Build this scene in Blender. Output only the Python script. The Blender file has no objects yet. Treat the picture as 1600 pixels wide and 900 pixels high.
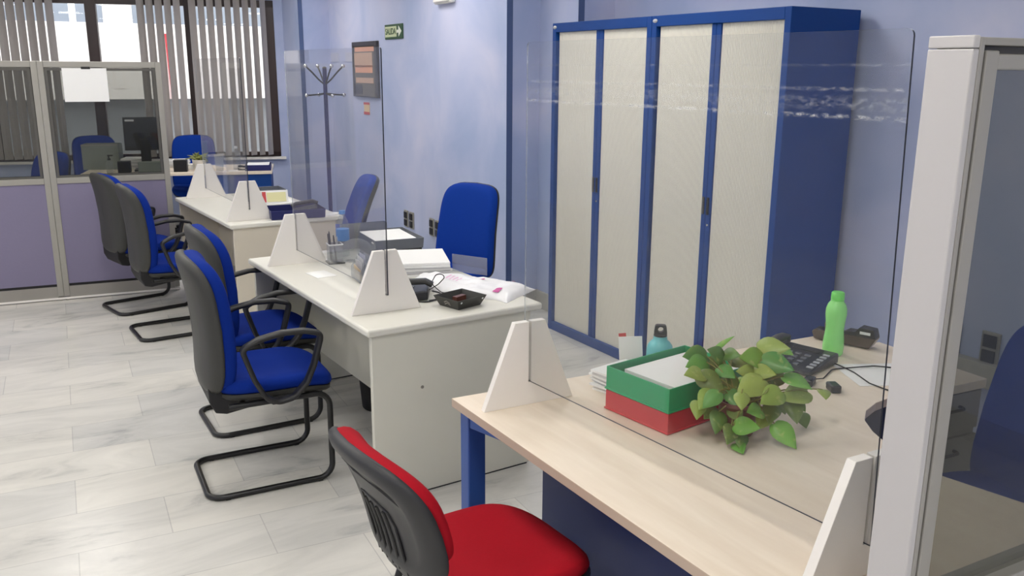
import bpy, bmesh, math, random
from mathutils import Vector, Matrix, noise
random.seed(7)
PI = math.pi
R = math.radians
scene = bpy.context.scene
COL = scene.collection

# ------------------------------------------------------------------ colours and materials
def lin(c):
    def f(v):
        v /= 255.0
        return v / 12.92 if v <= 0.04045 else ((v + 0.055) / 1.055) ** 2.4
    return (f(c[0]), f(c[1]), f(c[2]), 1.0)

def mat(name, rgb, rough=0.5, metal=0.0, spec=0.5, var=0.06, scale=8.0, bump=0.0, bscale=200.0, alpha=None, sheen=0.0, trans=0.0, sss=0.0, coat=0.0):
    m = bpy.data.materials.new(name); m.use_nodes = True
    nt = m.node_tree; b = nt.nodes['Principled BSDF']
    b.inputs['Roughness'].default_value = rough
    b.inputs['Metallic'].default_value = metal
    b.inputs['Specular IOR Level'].default_value = spec
    b.inputs['Transmission Weight'].default_value = trans
    b.inputs['Coat Weight'].default_value = coat
    if sheen: b.inputs['Sheen Weight'].default_value = sheen
    tc = nt.nodes.new('ShaderNodeTexCoord')
    nz = nt.nodes.new('ShaderNodeTexNoise'); nz.inputs['Scale'].default_value = scale; nz.inputs['Detail'].default_value = 3
    nt.links.new(tc.outputs['Object'], nz.inputs['Vector'])
    rp = nt.nodes.new('ShaderNodeMix'); rp.data_type = 'RGBA'
    c = lin(rgb)
    rp.inputs[6].default_value = (*[v * (1 - var) for v in c[:3]], 1)
    rp.inputs[7].default_value = (*[min(1, v * (1 + var)) for v in c[:3]], 1)
    nt.links.new(nz.outputs['Fac'], rp.inputs[0])
    nt.links.new(rp.outputs[2], b.inputs['Base Color'])
    if bump:
        n2 = nt.nodes.new('ShaderNodeTexNoise'); n2.inputs['Scale'].default_value = bscale
        nt.links.new(tc.outputs['Object'], n2.inputs['Vector'])
        bp = nt.nodes.new('ShaderNodeBump'); bp.inputs['Strength'].default_value = bump; bp.inputs['Distance'].default_value = 0.002
        nt.links.new(n2.outputs['Fac'], bp.inputs['Height']); nt.links.new(bp.outputs['Normal'], b.inputs['Normal'])
    if alpha is not None: b.inputs['Alpha'].default_value = alpha
    return m

def glass(name, tint, haze=0.03, refl=0.9, rough=0.015, hazecol=(0.8, 0.82, 0.85), smudge=False):
    m = bpy.data.materials.new(name); m.use_nodes = True
    nt = m.node_tree; nt.nodes.remove(nt.nodes['Principled BSDF']); out = nt.nodes['Material Output']
    tr = nt.nodes.new('ShaderNodeBsdfTransparent'); tr.inputs['Color'].default_value = (*tint, 1)
    gl = nt.nodes.new('ShaderNodeBsdfGlossy'); gl.inputs['Roughness'].default_value = rough; gl.inputs['Color'].default_value = (refl, refl, refl, 1)
    df = nt.nodes.new('ShaderNodeBsdfDiffuse'); df.inputs['Color'].default_value = (*hazecol, 1)
    fr = nt.nodes.new('ShaderNodeFresnel')
    geo = nt.nodes.new('ShaderNodeNewGeometry'); ior = nt.nodes.new('ShaderNodeMix'); ior.data_type = 'FLOAT'
    ior.inputs[2].default_value = 1.3; ior.inputs[3].default_value = 1 / 1.3     # same Fresnel on both faces of the sheet
    nt.links.new(geo.outputs['Backfacing'], ior.inputs[0]); nt.links.new(ior.outputs[0], fr.inputs['IOR'])
    m1 = nt.nodes.new('ShaderNodeMixShader'); nt.links.new(fr.outputs[0], m1.inputs[0]); nt.links.new(tr.outputs[0], m1.inputs[1]); nt.links.new(gl.outputs[0], m1.inputs[2])
    m2 = nt.nodes.new('ShaderNodeMixShader'); nt.links.new(m1.outputs[0], m2.inputs[1]); nt.links.new(df.outputs[0], m2.inputs[2])
    m2.inputs[0].default_value = haze
    if smudge:   # dried tape residue in two thin bands across the sheet, plus sparse specks
        tc = nt.nodes.new('ShaderNodeTexCoord'); sx = nt.nodes.new('ShaderNodeSeparateXYZ'); nt.links.new(tc.outputs['Object'], sx.inputs[0])
        nz = nt.nodes.new('ShaderNodeTexNoise'); nz.inputs['Scale'].default_value = 55; nz.inputs['Detail'].default_value = 5; nz.inputs['Roughness'].default_value = 0.75
        mp = nt.nodes.new('ShaderNodeMapping'); mp.inputs['Scale'].default_value = (1, 0.45, 1.6)
        nt.links.new(tc.outputs['Object'], mp.inputs[0]); nt.links.new(mp.outputs[0], nz.inputs['Vector'])
        cr = nt.nodes.new('ShaderNodeMapRange'); cr.inputs[1].default_value = 0.46; cr.inputs[2].default_value = 0.70; cr.inputs[3].default_value = 0; cr.inputs[4].default_value = 0.55
        nt.links.new(nz.outputs['Fac'], cr.inputs[0])
        tot = None
        for zc, wd, st in ((0.812, 0.006, 1.0), (0.836, 0.018, 0.4), (0.862, 0.005, 0.6), (0.905, 0.004, 0.22)):
            sb = nt.nodes.new('ShaderNodeMath'); sb.operation = 'SUBTRACT'; nt.links.new(sx.outputs[2], sb.inputs[0]); sb.inputs[1].default_value = zc
            ab = nt.nodes.new('ShaderNodeMath'); ab.operation = 'ABSOLUTE'; nt.links.new(sb.outputs[0], ab.inputs[0])
            mr = nt.nodes.new('ShaderNodeMapRange'); mr.inputs[1].default_value = 0; mr.inputs[2].default_value = wd; mr.inputs[3].default_value = st; mr.inputs[4].default_value = 0
            nt.links.new(ab.outputs[0], mr.inputs[0])
            if tot is None: tot = mr
            else:
                ad = nt.nodes.new('ShaderNodeMath'); ad.operation = 'MAXIMUM'; nt.links.new(tot.outputs[0], ad.inputs[0]); nt.links.new(mr.outputs[0], ad.inputs[1]); tot = ad
        mu = nt.nodes.new('ShaderNodeMath'); mu.operation = 'MULTIPLY'; nt.links.new(tot.outputs[0], mu.inputs[0]); nt.links.new(cr.outputs[0], mu.inputs[1])
        ad = nt.nodes.new('ShaderNodeMath'); ad.operation = 'ADD'; nt.links.new(mu.outputs[0], ad.inputs[0]); ad.inputs[1].default_value = haze
        nt.links.new(ad.outputs[0], m2.inputs[0])
    nt.links.new(m2.outputs[0], out.inputs['Surface'])
    return m

def emit(name, rgb, strength):
    m = bpy.data.materials.new(name); m.use_nodes = True
    b = m.node_tree.nodes['Principled BSDF']
    b.inputs['Base Color'].default_value = (0.8, 0.8, 0.8, 1)
    b.inputs['Emission Color'].default_value = (*rgb, 1); b.inputs['Emission Strength'].default_value = strength
    return m

def mottled(name, a, b_, c_, rough=0.6):
    """sponged wall paint: three close tones in soft clouds"""
    m = bpy.data.materials.new(name); m.use_nodes = True
    nt = m.node_tree; b = nt.nodes['Principled BSDF']; b.inputs['Roughness'].default_value = rough; b.inputs['Specular IOR Level'].default_value = 0.35
    tc = nt.nodes.new('ShaderNodeTexCoord')
    n1 = nt.nodes.new('ShaderNodeTexNoise'); n1.inputs['Scale'].default_value = 1.3; n1.inputs['Detail'].default_value = 4; n1.inputs['Distortion'].default_value = 0.6
    nt.links.new(tc.outputs['Object'], n1.inputs['Vector'])
    cr = nt.nodes.new('ShaderNodeValToRGB'); e = cr.color_ramp.elements
    e[0].position = 0.32; e[0].color = lin(a); e[1].position = 0.7; e[1].color = lin(c_)
    k = e.new(0.5); k.color = lin(b_)
    nt.links.new(n1.outputs['Fac'], cr.inputs[0]); nt.links.new(cr.outputs[0], b.inputs['Base Color'])
    return m

def marble():
    m = bpy.data.materials.new('marble_tile'); m.use_nodes = True
    nt = m.node_tree; L = nt.links.new; b = nt.nodes['Principled BSDF']; b.inputs['Roughness'].default_value = 0.24; b.inputs['Specular IOR Level'].default_value = 0.45
    tc = nt.nodes.new('ShaderNodeTexCoord'); mp = nt.nodes.new('ShaderNodeMapping')
    mp.inputs['Rotation'].default_value = (0, 0, R(5)); mp.inputs['Location'].default_value = (0.1, -0.03, 0)
    L(tc.outputs['Object'], mp.inputs[0])
    br = nt.nodes.new('ShaderNodeTexBrick'); br.inputs['Scale'].default_value = 1
    br.inputs['Brick Width'].default_value = 0.64; br.inputs['Row Height'].default_value = 0.32; br.inputs['Mortar Size'].default_value = 0.0022; br.inputs['Mortar Smooth'].default_value = 0.3
    br.inputs['Color1'].default_value = lin((220, 217, 209)); br.inputs['Color2'].default_value = lin((206, 205, 201)); br.inputs['Mortar'].default_value = lin((190, 188, 184))
    L(mp.outputs[0], br.inputs['Vector'])
    # veins
    n1 = nt.nodes.new('ShaderNodeTexNoise'); n1.inputs['Scale'].default_value = 1.5; n1.inputs['Detail'].default_value = 7; n1.inputs['Roughness'].default_value = 0.62; n1.inputs['Distortion'].default_value = 1.2
    m2 = nt.nodes.new('ShaderNodeMapping'); m2.inputs['Scale'].default_value = (0.9, 2.6, 1); m2.inputs['Rotation'].default_value = (0, 0, R(14))
    L(tc.outputs['Object'], m2.inputs[0]); L(m2.outputs[0], n1.inputs['Vector'])
    vr = nt.nodes.new('ShaderNodeValToRGB'); e = vr.color_ramp.elements
    e[0].position = 0.30; e[0].color = (0.60, 0.61, 0.63, 1); e[1].position = 0.60; e[1].color = (1, 1, 1, 1); k = e.new(0.42); k.color = (0.87, 0.875, 0.88, 1)
    L(n1.outputs['Fac'], vr.inputs[0])
    mx = nt.nodes.new('ShaderNodeMix'); mx.data_type = 'RGBA'; mx.blend_type = 'MULTIPLY'; mx.inputs[0].default_value = 0.95
    L(br.outputs['Color'], mx.inputs[6]); L(vr.outputs[0], mx.inputs[7]); L(mx.outputs[2], b.inputs['Base Color'])
    return m

def wood(name, a, b_, rough=0.4, rot=0):
    m = bpy.data.materials.new(name); m.use_nodes = True
    nt = m.node_tree; L = nt.links.new; b = nt.nodes['Principled BSDF']; b.inputs['Roughness'].default_value = rough; b.inputs['Specular IOR Level'].default_value = 0.4
    tc = nt.nodes.new('ShaderNodeTexCoord'); mp = nt.nodes.new('ShaderNodeMapping'); mp.inputs['Scale'].default_value = (14, 1.6, 14); mp.inputs['Rotation'].default_value = (0, 0, rot)
    L(tc.outputs['Object'], mp.inputs[0])
    n1 = nt.nodes.new('ShaderNodeTexNoise'); n1.inputs['Scale'].default_value = 2.0; n1.inputs['Detail'].default_value = 6; n1.inputs['Distortion'].default_value = 0.4
    L(mp.outputs[0], n1.inputs['Vector'])
    cr = nt.nodes.new('ShaderNodeValToRGB'); e = cr.color_ramp.elements; e[0].position = 0.3; e[0].color = lin(a); e[1].position = 0.72; e[1].color = lin(b_)
    L(n1.outputs['Fac'], cr.inputs[0]); L(cr.outputs[0], b.inputs['Base Color'])
    return m

def leafmat():
    m = bpy.data.materials.new('pothos_leaf'); m.use_nodes = True
    nt = m.node_tree; L = nt.links.new; b = nt.nodes['Principled BSDF']; b.inputs['Roughness'].default_value = 0.38
    at = nt.nodes.new('ShaderNodeAttribute'); at.attribute_name = 'tone'
    cr = nt.nodes.new('ShaderNodeValToRGB'); e = cr.color_ramp.elements
    e[0].position = 0.0; e[0].color = lin((104, 124, 58)); e[1].position = 1.0; e[1].color = lin((152, 172, 84))
    for p, c in ((0.25, (88, 146, 74)), (0.5, (120, 178, 70)), (0.75, (150, 172, 84))):
        k = e.new(p); k.color = lin(c)
    L(at.outputs['Fac'], cr.inputs[0])
    tc = nt.nodes.new('ShaderNodeTexCoord'); n1 = nt.nodes.new('ShaderNodeTexNoise'); n1.inputs['Scale'].default_value = 45; n1.inputs['Detail'].default_value = 3
    L(tc.outputs['Object'], n1.inputs['Vector'])
    r2 = nt.nodes.new('ShaderNodeMapRange'); r2.inputs[1].default_value = 0.6; r2.inputs[2].default_value = 0.72; r2.inputs[4].default_value = 0.5
    L(n1.outputs['Fac'], r2.inputs[0])
    mx = nt.nodes.new('ShaderNodeMix'); mx.data_type = 'RGBA'; L(r2.outputs[0], mx.inputs[0]); L(cr.outputs[0], mx.inputs[6]); mx.inputs[7].default_value = lin((196, 200, 124))
    L(mx.outputs[2], b.inputs['Base Color'])
    return m

M = dict(
    floor=marble(),
    wall=mottled('periwinkle_paint', (166, 180, 214), (182, 191, 221), (200, 203, 227)),
    ceil=mat('ceiling_white', (236, 236, 232), 0.8),
    guard=mat('slate_blue_edge', (78, 96, 136), 0.5),
    base=mat('grey_stone', (176, 174, 166), 0.45, scale=30, var=0.15),
    brown=mat('dark_brown_aluminium', (52, 36, 34), 0.4),
    slat=mat('grey_blind_fabric', (172, 166, 162), 0.8, var=0.04, scale=30),
    white_board=mat('white_melamine', (238, 234, 228), 0.42, var=0.015),
    desk_white=mat('off_white_desk_top', (222, 220, 210), 0.38, var=0.02),
    desk_panel=mat('pale_grey_panel', (214, 212, 199), 0.5, var=0.02),
    desk_edge=mat('pale_grey_edge', (196, 194, 184), 0.5, var=0.02),
    desk_warm=mat('cream_grey_panel', (208, 200, 184), 0.5, var=0.02),
    screwcap=mat('grey_cap', (130, 126, 118), 0.5),
    beech=wood('pale_beech', (230, 215, 195), (240, 227, 209)),
    beech_edge=mat('beech_edging', (186, 166, 148), 0.5),
    blue_metal=mat('blue_powder_coat', (4, 62, 134), 0.5, spec=0.3, var=0.05),
    blue_leg=mat('blue_leg_coat', (46, 80, 150), 0.4),
    navy=mat('navy_panel', (22, 36, 84), 0.45),
    cream_door=mat('cream_tambour', (222, 219, 208), 0.5, var=0.015),
    silver=mat('brushed_silver', (196, 198, 200), 0.3, metal=0.8),
    chrome=mat('polished_chrome', (220, 222, 224), 0.12, metal=1.0),
    alu=mat('satin_aluminium', (160, 157, 149), 0.42, metal=0.2, var=0.02),
    alu_dark=mat('shadow_groove', (84, 82, 78), 0.5),
    post=mat('light_grey_post', (190, 187, 186), 0.45, var=0.015),
    lilac=mat('lilac_grey_panel', (126, 120, 146), 0.75, var=0.03, scale=60),
    plinth=mat('warm_grey_plinth', (150, 146, 140), 0.5),
    black=mat('black_plastic', (30, 30, 31), 0.42, var=0.1),
    shell_dark=mat('dark_charcoal_shell', (44, 44, 46), 0.45, var=0.06, bump=0.15, bscale=900),
    shell=mat('charcoal_shell', (54, 54, 51), 0.5, var=0.06, bump=0.15, bscale=900),
    softblack=mat('dark_rubber', (22, 21, 23), 0.6),
    tube=mat('black_steel_tube', (20, 20, 21), 0.32),
    blue_fab=mat('royal_blue_fabric', (10, 44, 136), 0.85, spec=0.15, var=0.08, scale=120, bump=0.25, bscale=1400),
    deepblue_fab=mat('deep_blue_fabric', (10, 54, 146), 0.85, spec=0.15, var=0.08, scale=120, bump=0.2, bscale=1400),
    red_fab=mat('red_fabric', (172, 20, 36), 0.85, spec=0.15, var=0.07, scale=140, bump=0.25, bscale=1400),
    paper=mat('white_paper', (238, 238, 236), 0.75, var=0.02),
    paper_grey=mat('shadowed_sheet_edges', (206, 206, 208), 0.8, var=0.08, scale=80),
    bag=mat('white_plastic_bag', (240, 240, 242), 0.35, var=0.02),
    pink=mat('pink_print', (196, 84, 150), 0.5),
    pinkpale=mat('pale_pink_print', (236, 196, 222), 0.5),
    green_tray=mat('green_tray_plastic', (14, 156, 100), 0.3, var=0.04),
    red_tray=mat('red_tray_plastic', (196, 38, 52), 0.3, var=0.04),
    navy_tray=mat('navy_tray_plastic', (30, 36, 96), 0.35),
    smoke_tray=mat('smoked_grey_tray', (106, 110, 118), 0.25),
    cyan=mat('turquoise_enamel', (104, 190, 194), 0.3),
    green_bottle=mat('lime_plastic', (150, 238, 132), 0.25, var=0.04, sss=0.2),
    green_cap=mat('lime_cap', (122, 230, 104), 0.35),
    phone=mat('black_phone', (36, 38, 44), 0.35),
    key=mat('grey_keys', (96, 100, 108), 0.4),
    lightkey=mat('pale_key_labels', (160, 164, 170), 0.5),
    smoke=mat('smoked_plastic', (84, 72, 64), 0.2),
    note=mat('pale_yellow_note', (226, 222, 170), 0.7),
    lilac_pale=mat('pale_lilac_matt', (196, 198, 214), 0.6),
    label=mat('white_label', (220, 222, 224), 0.6),
    clear=glass('clear_plastic', (0.92, 0.94, 0.95), haze=0.07, rough=0.05),
    clear_grey=glass('frosted_acrylic', (0.8, 0.82, 0.84), haze=0.16, rough=0.1, hazecol=(0.75, 0.77, 0.8)),
    water_label=mat('blue_bottle_label', (52, 128, 200), 0.4, var=0.12, scale=60),
    water_cap=mat('blue_bottle_cap', (64, 134, 206), 0.4),
    acrylic=glass('acrylic_sheet', (0.955, 0.958, 0.955), haze=0.012, hazecol=(0.75, 0.75, 0.76), smudge=True),
    acrylic_plain=glass('plain_acrylic_sheet', (0.95, 0.95, 0.955), haze=0.03, hazecol=(0.75, 0.75, 0.78)),
    acrylic_edge_shaded=mat('acrylic_edge_shaded', (44, 50, 62), 0.3),
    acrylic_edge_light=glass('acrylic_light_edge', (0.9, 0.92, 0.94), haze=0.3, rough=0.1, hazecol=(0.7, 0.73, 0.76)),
    tint=glass('tinted_glass', (0.58, 0.585, 0.56), haze=0.012, refl=0.8),
    window_glass=glass('window_glass', (0.97, 0.97, 0.97), haze=0.0),
    pot=mat('brown_red_pot', (104, 62, 52), 0.35),
    soil=mat('potting_soil', (44, 34, 26), 0.9, scale=150, var=0.4),
    stem=mat('plant_stem', (132, 132, 66), 0.5),
    leaf=leafmat(),
    succ=mat('succulent_leaf', (140, 146, 82), 0.5, var=0.25, scale=40),
    white_pot=mat('white_ceramic', (232, 228, 220), 0.35),
    monitor=mat('dark_monitor', (34, 35, 36), 0.35),
    box_grey=mat('green_grey_card', (128, 136, 130), 0.7),
    sign_green=mat('sign_green', (52, 84, 58), 0.5),
    sign_pale=mat('sign_pale_green', (206, 214, 176), 0.5),
    sign_white=mat('sign_white', (236, 240, 226), 0.5),
    frame_dark=mat('dark_grey_frame', (66, 64, 70), 0.45),
    peach=mat('peach_paper', (222, 164, 136), 0.7, var=0.08),
    tan=mat('tan_paper', (196, 164, 142), 0.7, var=0.08),
    greyboard=mat('grey_board', (112, 108, 104), 0.7, var=0.2, scale=14),
    red_print=mat('red_print', (196, 70, 70), 0.6),
    cream_print=mat('cream_print', (224, 196, 150), 0.6),
    lamp_white=mat('lamp_housing', (232, 230, 222), 0.4),
    pink_red=mat('red_pipe', (206, 64, 72), 0.5),
    facade=mat('pale_facade', (244, 236, 230), 0.9, var=0.03, scale=0.5),
    facade_dark=mat('grey_shopfront', (146, 148, 150), 0.8, var=0.25, scale=0.8),
    facade_glass=mat('grey_street_glazing', (150, 158, 168), 0.2, var=0.15, scale=0.6),
    pavement=mat('street_paving', (170, 168, 164), 0.9, var=0.1),
    diffuser=emit('lamp_diffuser', (1.0, 0.965, 0.92), 14.0),
)
FRAME_KEYS = M

# ------------------------------------------------------------------ mesh helper
def fillet(pts, r, n=6, closed=False):
    pts = [Vector(p) for p in pts]; out = []
    N = len(pts)
    for i, p in enumerate(pts):
        if not closed and i in (0, N - 1): out.append(p); continue
        a = pts[(i - 1) % N]; b = pts[(i + 1) % N]
        da = (a - p); db = (b - p); la, lb = da.length, db.length
        da.normalize(); db.normalize()
        ang = da.angle(db)
        if ang > PI - 0.02: out.append(p); continue
        d = min(r / math.tan(ang / 2), la * 0.48, lb * 0.48); rr = d * math.tan(ang / 2)
        bis = (da + db).normalized(); c = p + bis * (rr / math.sin(ang / 2))
        p0 = p + da * d; p1 = p + db * d
        v0 = p0 - c; v1 = p1 - c
        for k in range(n + 1):
            t = k / n; v = v0.lerp(v1, t); v = v.normalized() * rr; out.append(c + v)
    return out

def superellipse(w, h, n=4, N=40, top=1.0, bot=1.0):
    o = []
    for k in range(N):
        a = 2 * PI * k / N; c, s = math.cos(a), math.sin(a)
        u = math.copysign(abs(c) ** (2 / n), c) * w / 2; v = math.copysign(abs(s) ** (2 / n), s) * h / 2
        t = (v / h + 0.5); u *= bot + (top - bot) * t
        o.append((u, v))
    return o

class MB:
    def __init__(s): s.bm = bmesh.new()
    def box(s, x0, x1, y0, y1, z0, z1, mtx=None, mi=0):
        v = [s.bm.verts.new((x, y, z)) for x in (x0, x1) for y in (y0, y1) for z in (z0, z1)]
        fs = [(0, 1, 3, 2), (4, 6, 7, 5), (0, 4, 5, 1), (2, 3, 7, 6), (0, 2, 6, 4), (1, 5, 7, 3)]
        for f in fs:
            q = s.bm.faces.new([v[i] for i in f]); q.material_index = mi
        if mtx is not None:
            for a in v: a.co = mtx @ a.co
        return v
    def obox(s, c, size, rz=0, ry=0, rx=0):
        m = Matrix.Translation(c) @ Matrix.Rotation(rz, 4, 'Z') @ Matrix.Rotation(ry, 4, 'Y') @ Matrix.Rotation(rx, 4, 'X')
        return s.box(-size[0] / 2, size[0] / 2, -size[1] / 2, size[1] / 2, -size[2] / 2, size[2] / 2, m)
    def prism(s, pts, a, b, axis='z', mtx=None):
        def co(p, t):
            return (p[0], p[1], t) if axis == 'z' else ((p[0], t, p[1]) if axis == 'y' else (t, p[0], p[1]))
        A = [s.bm.verts.new(co(p, a)) for p in pts]; B = [s.bm.verts.new(co(p, b)) for p in pts]
        n = len(pts)
        s.bm.faces.new(A); s.bm.faces.new(B[::-1])
        for i in range(n): s.bm.faces.new((A[i], A[(i + 1) % n], B[(i + 1) % n], B[i]))
        if mtx is not None:
            for v in A + B: v.co = mtx @ v.co
        return A + B
    def rings(s, rings, cap0=True, cap1=True, closed=False):
        V = [[s.bm.verts.new(p) for p in r] for r in rings]; n = len(V[0])
        m = len(V)
        for i in range(m if closed else m - 1):
            a, b = V[i], V[(i + 1) % m]
            for j in range(n): s.bm.faces.new((a[j], a[(j + 1) % n], b[(j + 1) % n], b[j]))
        if not closed:
            if cap0: s.bm.faces.new(V[0][::-1])
            if cap1: s.bm.faces.new(V[-1])
        return V
    def tube(s, pts, r, n=10, closed=False, sec=None, up=None):
        """r a number or a list; sec=(half across, half thick) with up = the across direction gives a flat strip"""
        pts = [Vector(p) for p in pts]; N = len(pts); rings = []; nrm = None
        for i, p in enumerate(pts):
            if closed: t = pts[(i + 1) % N] - pts[i - 1]
            else: t = pts[min(i + 1, N - 1)] - pts[max(i - 1, 0)]
            t.normalize()
            if up is not None:
                bn = Vector(up); nn = bn.cross(t).normalized(); bn = t.cross(nn).normalized()
            else:
                if nrm is None:
                    nrm = t.orthogonal().normalized()
                else:
                    nrm = (nrm - t * nrm.dot(t)).normalized()
                nn = nrm; bn = t.cross(nn)
            ring = []
            rr = r[i] if isinstance(r, (list, tuple)) else r
            for k in range(n):
                a = 2 * PI * k / n; c, q = math.cos(a), math.sin(a)
                if sec:
                    e = 0.5
                    u = math.copysign(abs(c) ** e, c) * sec[0]; w = math.copysign(abs(q) ** e, q) * sec[1]
                    if isinstance(sec[0], (list, tuple)): pass
                    ring.append(p + bn * u + nn * w)
                else: ring.append(p + nn * c * rr + bn * q * rr)
            rings.append(ring)
        return s.rings(rings, closed=closed)
    def lathe(s, prof, n=28, c=(0, 0, 0), mtx=None):
        rings = [[Vector((c[0] + r * math.cos(2 * PI * k / n), c[1] + r * math.sin(2 * PI * k / n), c[2] + z)) for k in range(n)] for r, z in prof]
        if mtx is not None: rings = [[mtx @ v for v in r] for r in rings]
        return s.rings(rings)
    def pad(s, outline, layers, fn):
        """outline (u,v), layers (inset, t): a pillow shape, fn(u,v,t) -> point. Extra inner rings keep the caps smooth."""
        w = max(p[0] for p in outline); h = max(p[1] for p in outline)
        def ring(ins, t):
            return [fn(u * (1 - ins / w), v * (1 - ins / h), t) for u, v in outline]
        L = list(layers)
        ins0, t0 = L[0]; ins1, t1 = L[-1]
        pre = [(min(w, h) * f + ins0 * (1 - f), t0) for f in (0.96, 0.75, 0.5, 0.25)]
        post = [(min(w, h) * f + ins1 * (1 - f), t1) for f in (0.25, 0.5, 0.75, 0.96)]
        s.rings([ring(i, t) for i, t in pre + L + post])
    def build(s, name, m, parent=None, smooth=None, bevel=0.0, seg=2, mats=None, sub=0):
        bmesh.ops.recalc_face_normals(s.bm, faces=s.bm.faces)
        me = bpy.data.meshes.new(name); s.bm.to_mesh(me); s.bm.free()
        me.materials.append(M[m] if isinstance(m, str) else m)
        for k in mats or (): me.materials.append(M[k])
        o = bpy.data.objects.new(name, me); COL.objects.link(o)
        if parent is not None: o.parent = parent
        if bevel:
            b = o.modifiers.new('edge', 'BEVEL'); b.width = bevel; b.segments = seg; b.limit_method = 'ANGLE'; b.angle_limit = R(40)
        if sub:
            q = o.modifiers.new('sub', 'SUBSURF'); q.levels = sub; q.render_levels = sub
        if smooth is not None:
            me.shade_smooth()
            if smooth: me.set_sharp_from_angle(angle=R(smooth))
        return o

def tag(o, label=None, cat=None, group=None, kind=None):
    if label: o['label'] = label
    if cat: o['category'] = cat
    if group: o['group'] = group
    if kind: o['kind'] = kind
    return o
def thing(name, label, cat, loc=(0, 0, 0), rz=0, group=None):
    o = bpy.data.objects.new(name, None); COL.objects.link(o); o.empty_display_size = 0.05
    o.location = loc; o.rotation_euler = (0, 0, rz)
    return tag(o, label, cat, group)
def children_of(o): return [c for c in bpy.data.objects if c.parent == o]
def dup(o, loc=None, rz=None, label=None, parent=None):
    c = o.copy(); COL.objects.link(c)
    if parent is not None: c.parent = parent
    if loc is not None: c.location = loc
    if rz is not None: c.rotation_euler = (0, 0, rz)
    if label: c['label'] = label
    for ch in children_of(o): dup(ch, parent=c)
    return c
def text(name, body, size, m, parent, mtx, depth=0.002, bold=0.0):
    cu = bpy.data.curves.new(name, 'FONT'); cu.body = body; cu.size = size; cu.extrude = depth; cu.offset = bold
    cu.align_x = 'CENTER'; cu.align_y = 'CENTER'
    tmp = bpy.data.objects.new(name + '_curve', cu); COL.objects.link(tmp)
    dg = bpy.context.evaluated_depsgraph_get()
    me = bpy.data.meshes.new_from_object(tmp.evaluated_get(dg))
    bpy.data.objects.remove(tmp); bpy.data.curves.remove(cu)
    me.materials.clear(); me.materials.append(M[m])
    me.transform(mtx)
    o = bpy.data.objects.new(name, me); COL.objects.link(o); o.parent = parent
    return o

# ------------------------------------------------------------------ camera
CAM_H = 1.70; PITCH = R(14.0); ROLL = R(0.35); YAW = R(32.0)
F = Vector((math.sin(YAW) * math.cos(PITCH), math.cos(YAW) * math.cos(PITCH), -math.sin(PITCH)))
R0 = Vector((math.cos(YAW), -math.sin(YAW), 0)); U0 = R0.cross(F)
RR = R0 * math.cos(ROLL) + U0 * math.sin(ROLL); UU = RR.cross(F)
cam_data = bpy.data.cameras.new('camera'); cam = bpy.data.objects.new('camera', cam_data); COL.objects.link(cam)
cam.matrix_world = Matrix(((RR.x, UU.x, -F.x, 0), (RR.y, UU.y, -F.y, 0), (RR.z, UU.z, -F.z, CAM_H), (0, 0, 0, 1)))
cam_data.sensor_width = 36; cam_data.lens = 1370 / 1600 * 36; cam_data.clip_start = 0.05; cam_data.clip_end = 200
scene.camera = cam

# ------------------------------------------------------------------ the room
def struct(o): return tag(o, kind='structure')
CEIL = 2.78
b = MB(); b.box(-4.6, 4.3, -6.6, 12.0, -0.12, 0); struct(b.build('floor', 'floor'))
b = MB(); b.box(-4.6, 4.3, -6.6, 12.0, CEIL, CEIL + 0.12); struct(b.build('ceiling', 'ceil'))
b = MB(); b.box(-4.75, -4.6, -6.6, 12.0, 0, CEIL); struct(b.build('wall_left', 'wall'))
b = MB(); b.box(-4.75, 4.3, -6.75, -6.6, 0, CEIL); struct(b.build('wall_back', 'wall'))
# right wall with its pilasters and the niche that takes the cabinets
WR = [(3.62, -6.6), (3.74, 4.735), (3.455, 4.75), (3.48, 5.225), (3.22, 5.24), (3.415, 9.10), (3.09, 9.10), (3.115, 9.75), (4.3, 9.75), (4.3, -6.6)]
b = MB(); b.prism(WR, 0, CEIL); struct(b.build('wall_right', 'wall'))
def strip(b, p, q, t, z0, z1, back=0.0):
    """a board t thick on the room side (left of p->q looking from above is the room)"""
    p, q = Vector((*p, 0)), Vector((*q, 0)); d = (q - p).normalized(); n = Vector((-d.y, d.x, 0))
    b.prism([tuple((p - n * back).xy), tuple((q - n * back).xy), tuple((q + n * t).xy), tuple((p + n * t).xy)], z0, z1)
b = MB()
for i in (0, 2, 4, 6):
    strip(b, WR[i], WR[i + 1], 0.014, 0, 0.13)
for i in (1, 3, 5):
    strip(b, WR[i], WR[i + 1], 0.014, 0, 0.13)
struct(b.build('baseboard_right', 'base', bevel=0.003))
for k, (i, s) in enumerate(((2, 1), (4, 3), (6, 5))):     # dark edge strips on the outer corners of the pilasters
    c = Vector((*WR[i], 0)); d = (Vector((*WR[i - 1], 0)) - c).normalized()
    b = MB(); p = c; q = c + d * 0.045
    strip(b, tuple(q.xy), tuple(p.xy), 0.004, 0.13, CEIL)
    struct(b.build('trim_%d' % (k + 1), 'guard'))
b = MB(); strip(b, (3.690, 0.2), (3.711, 2.18), 0.05, 0.36, 0.47); struct(b.build('trim_4', 'base', bevel=0.004))

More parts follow.
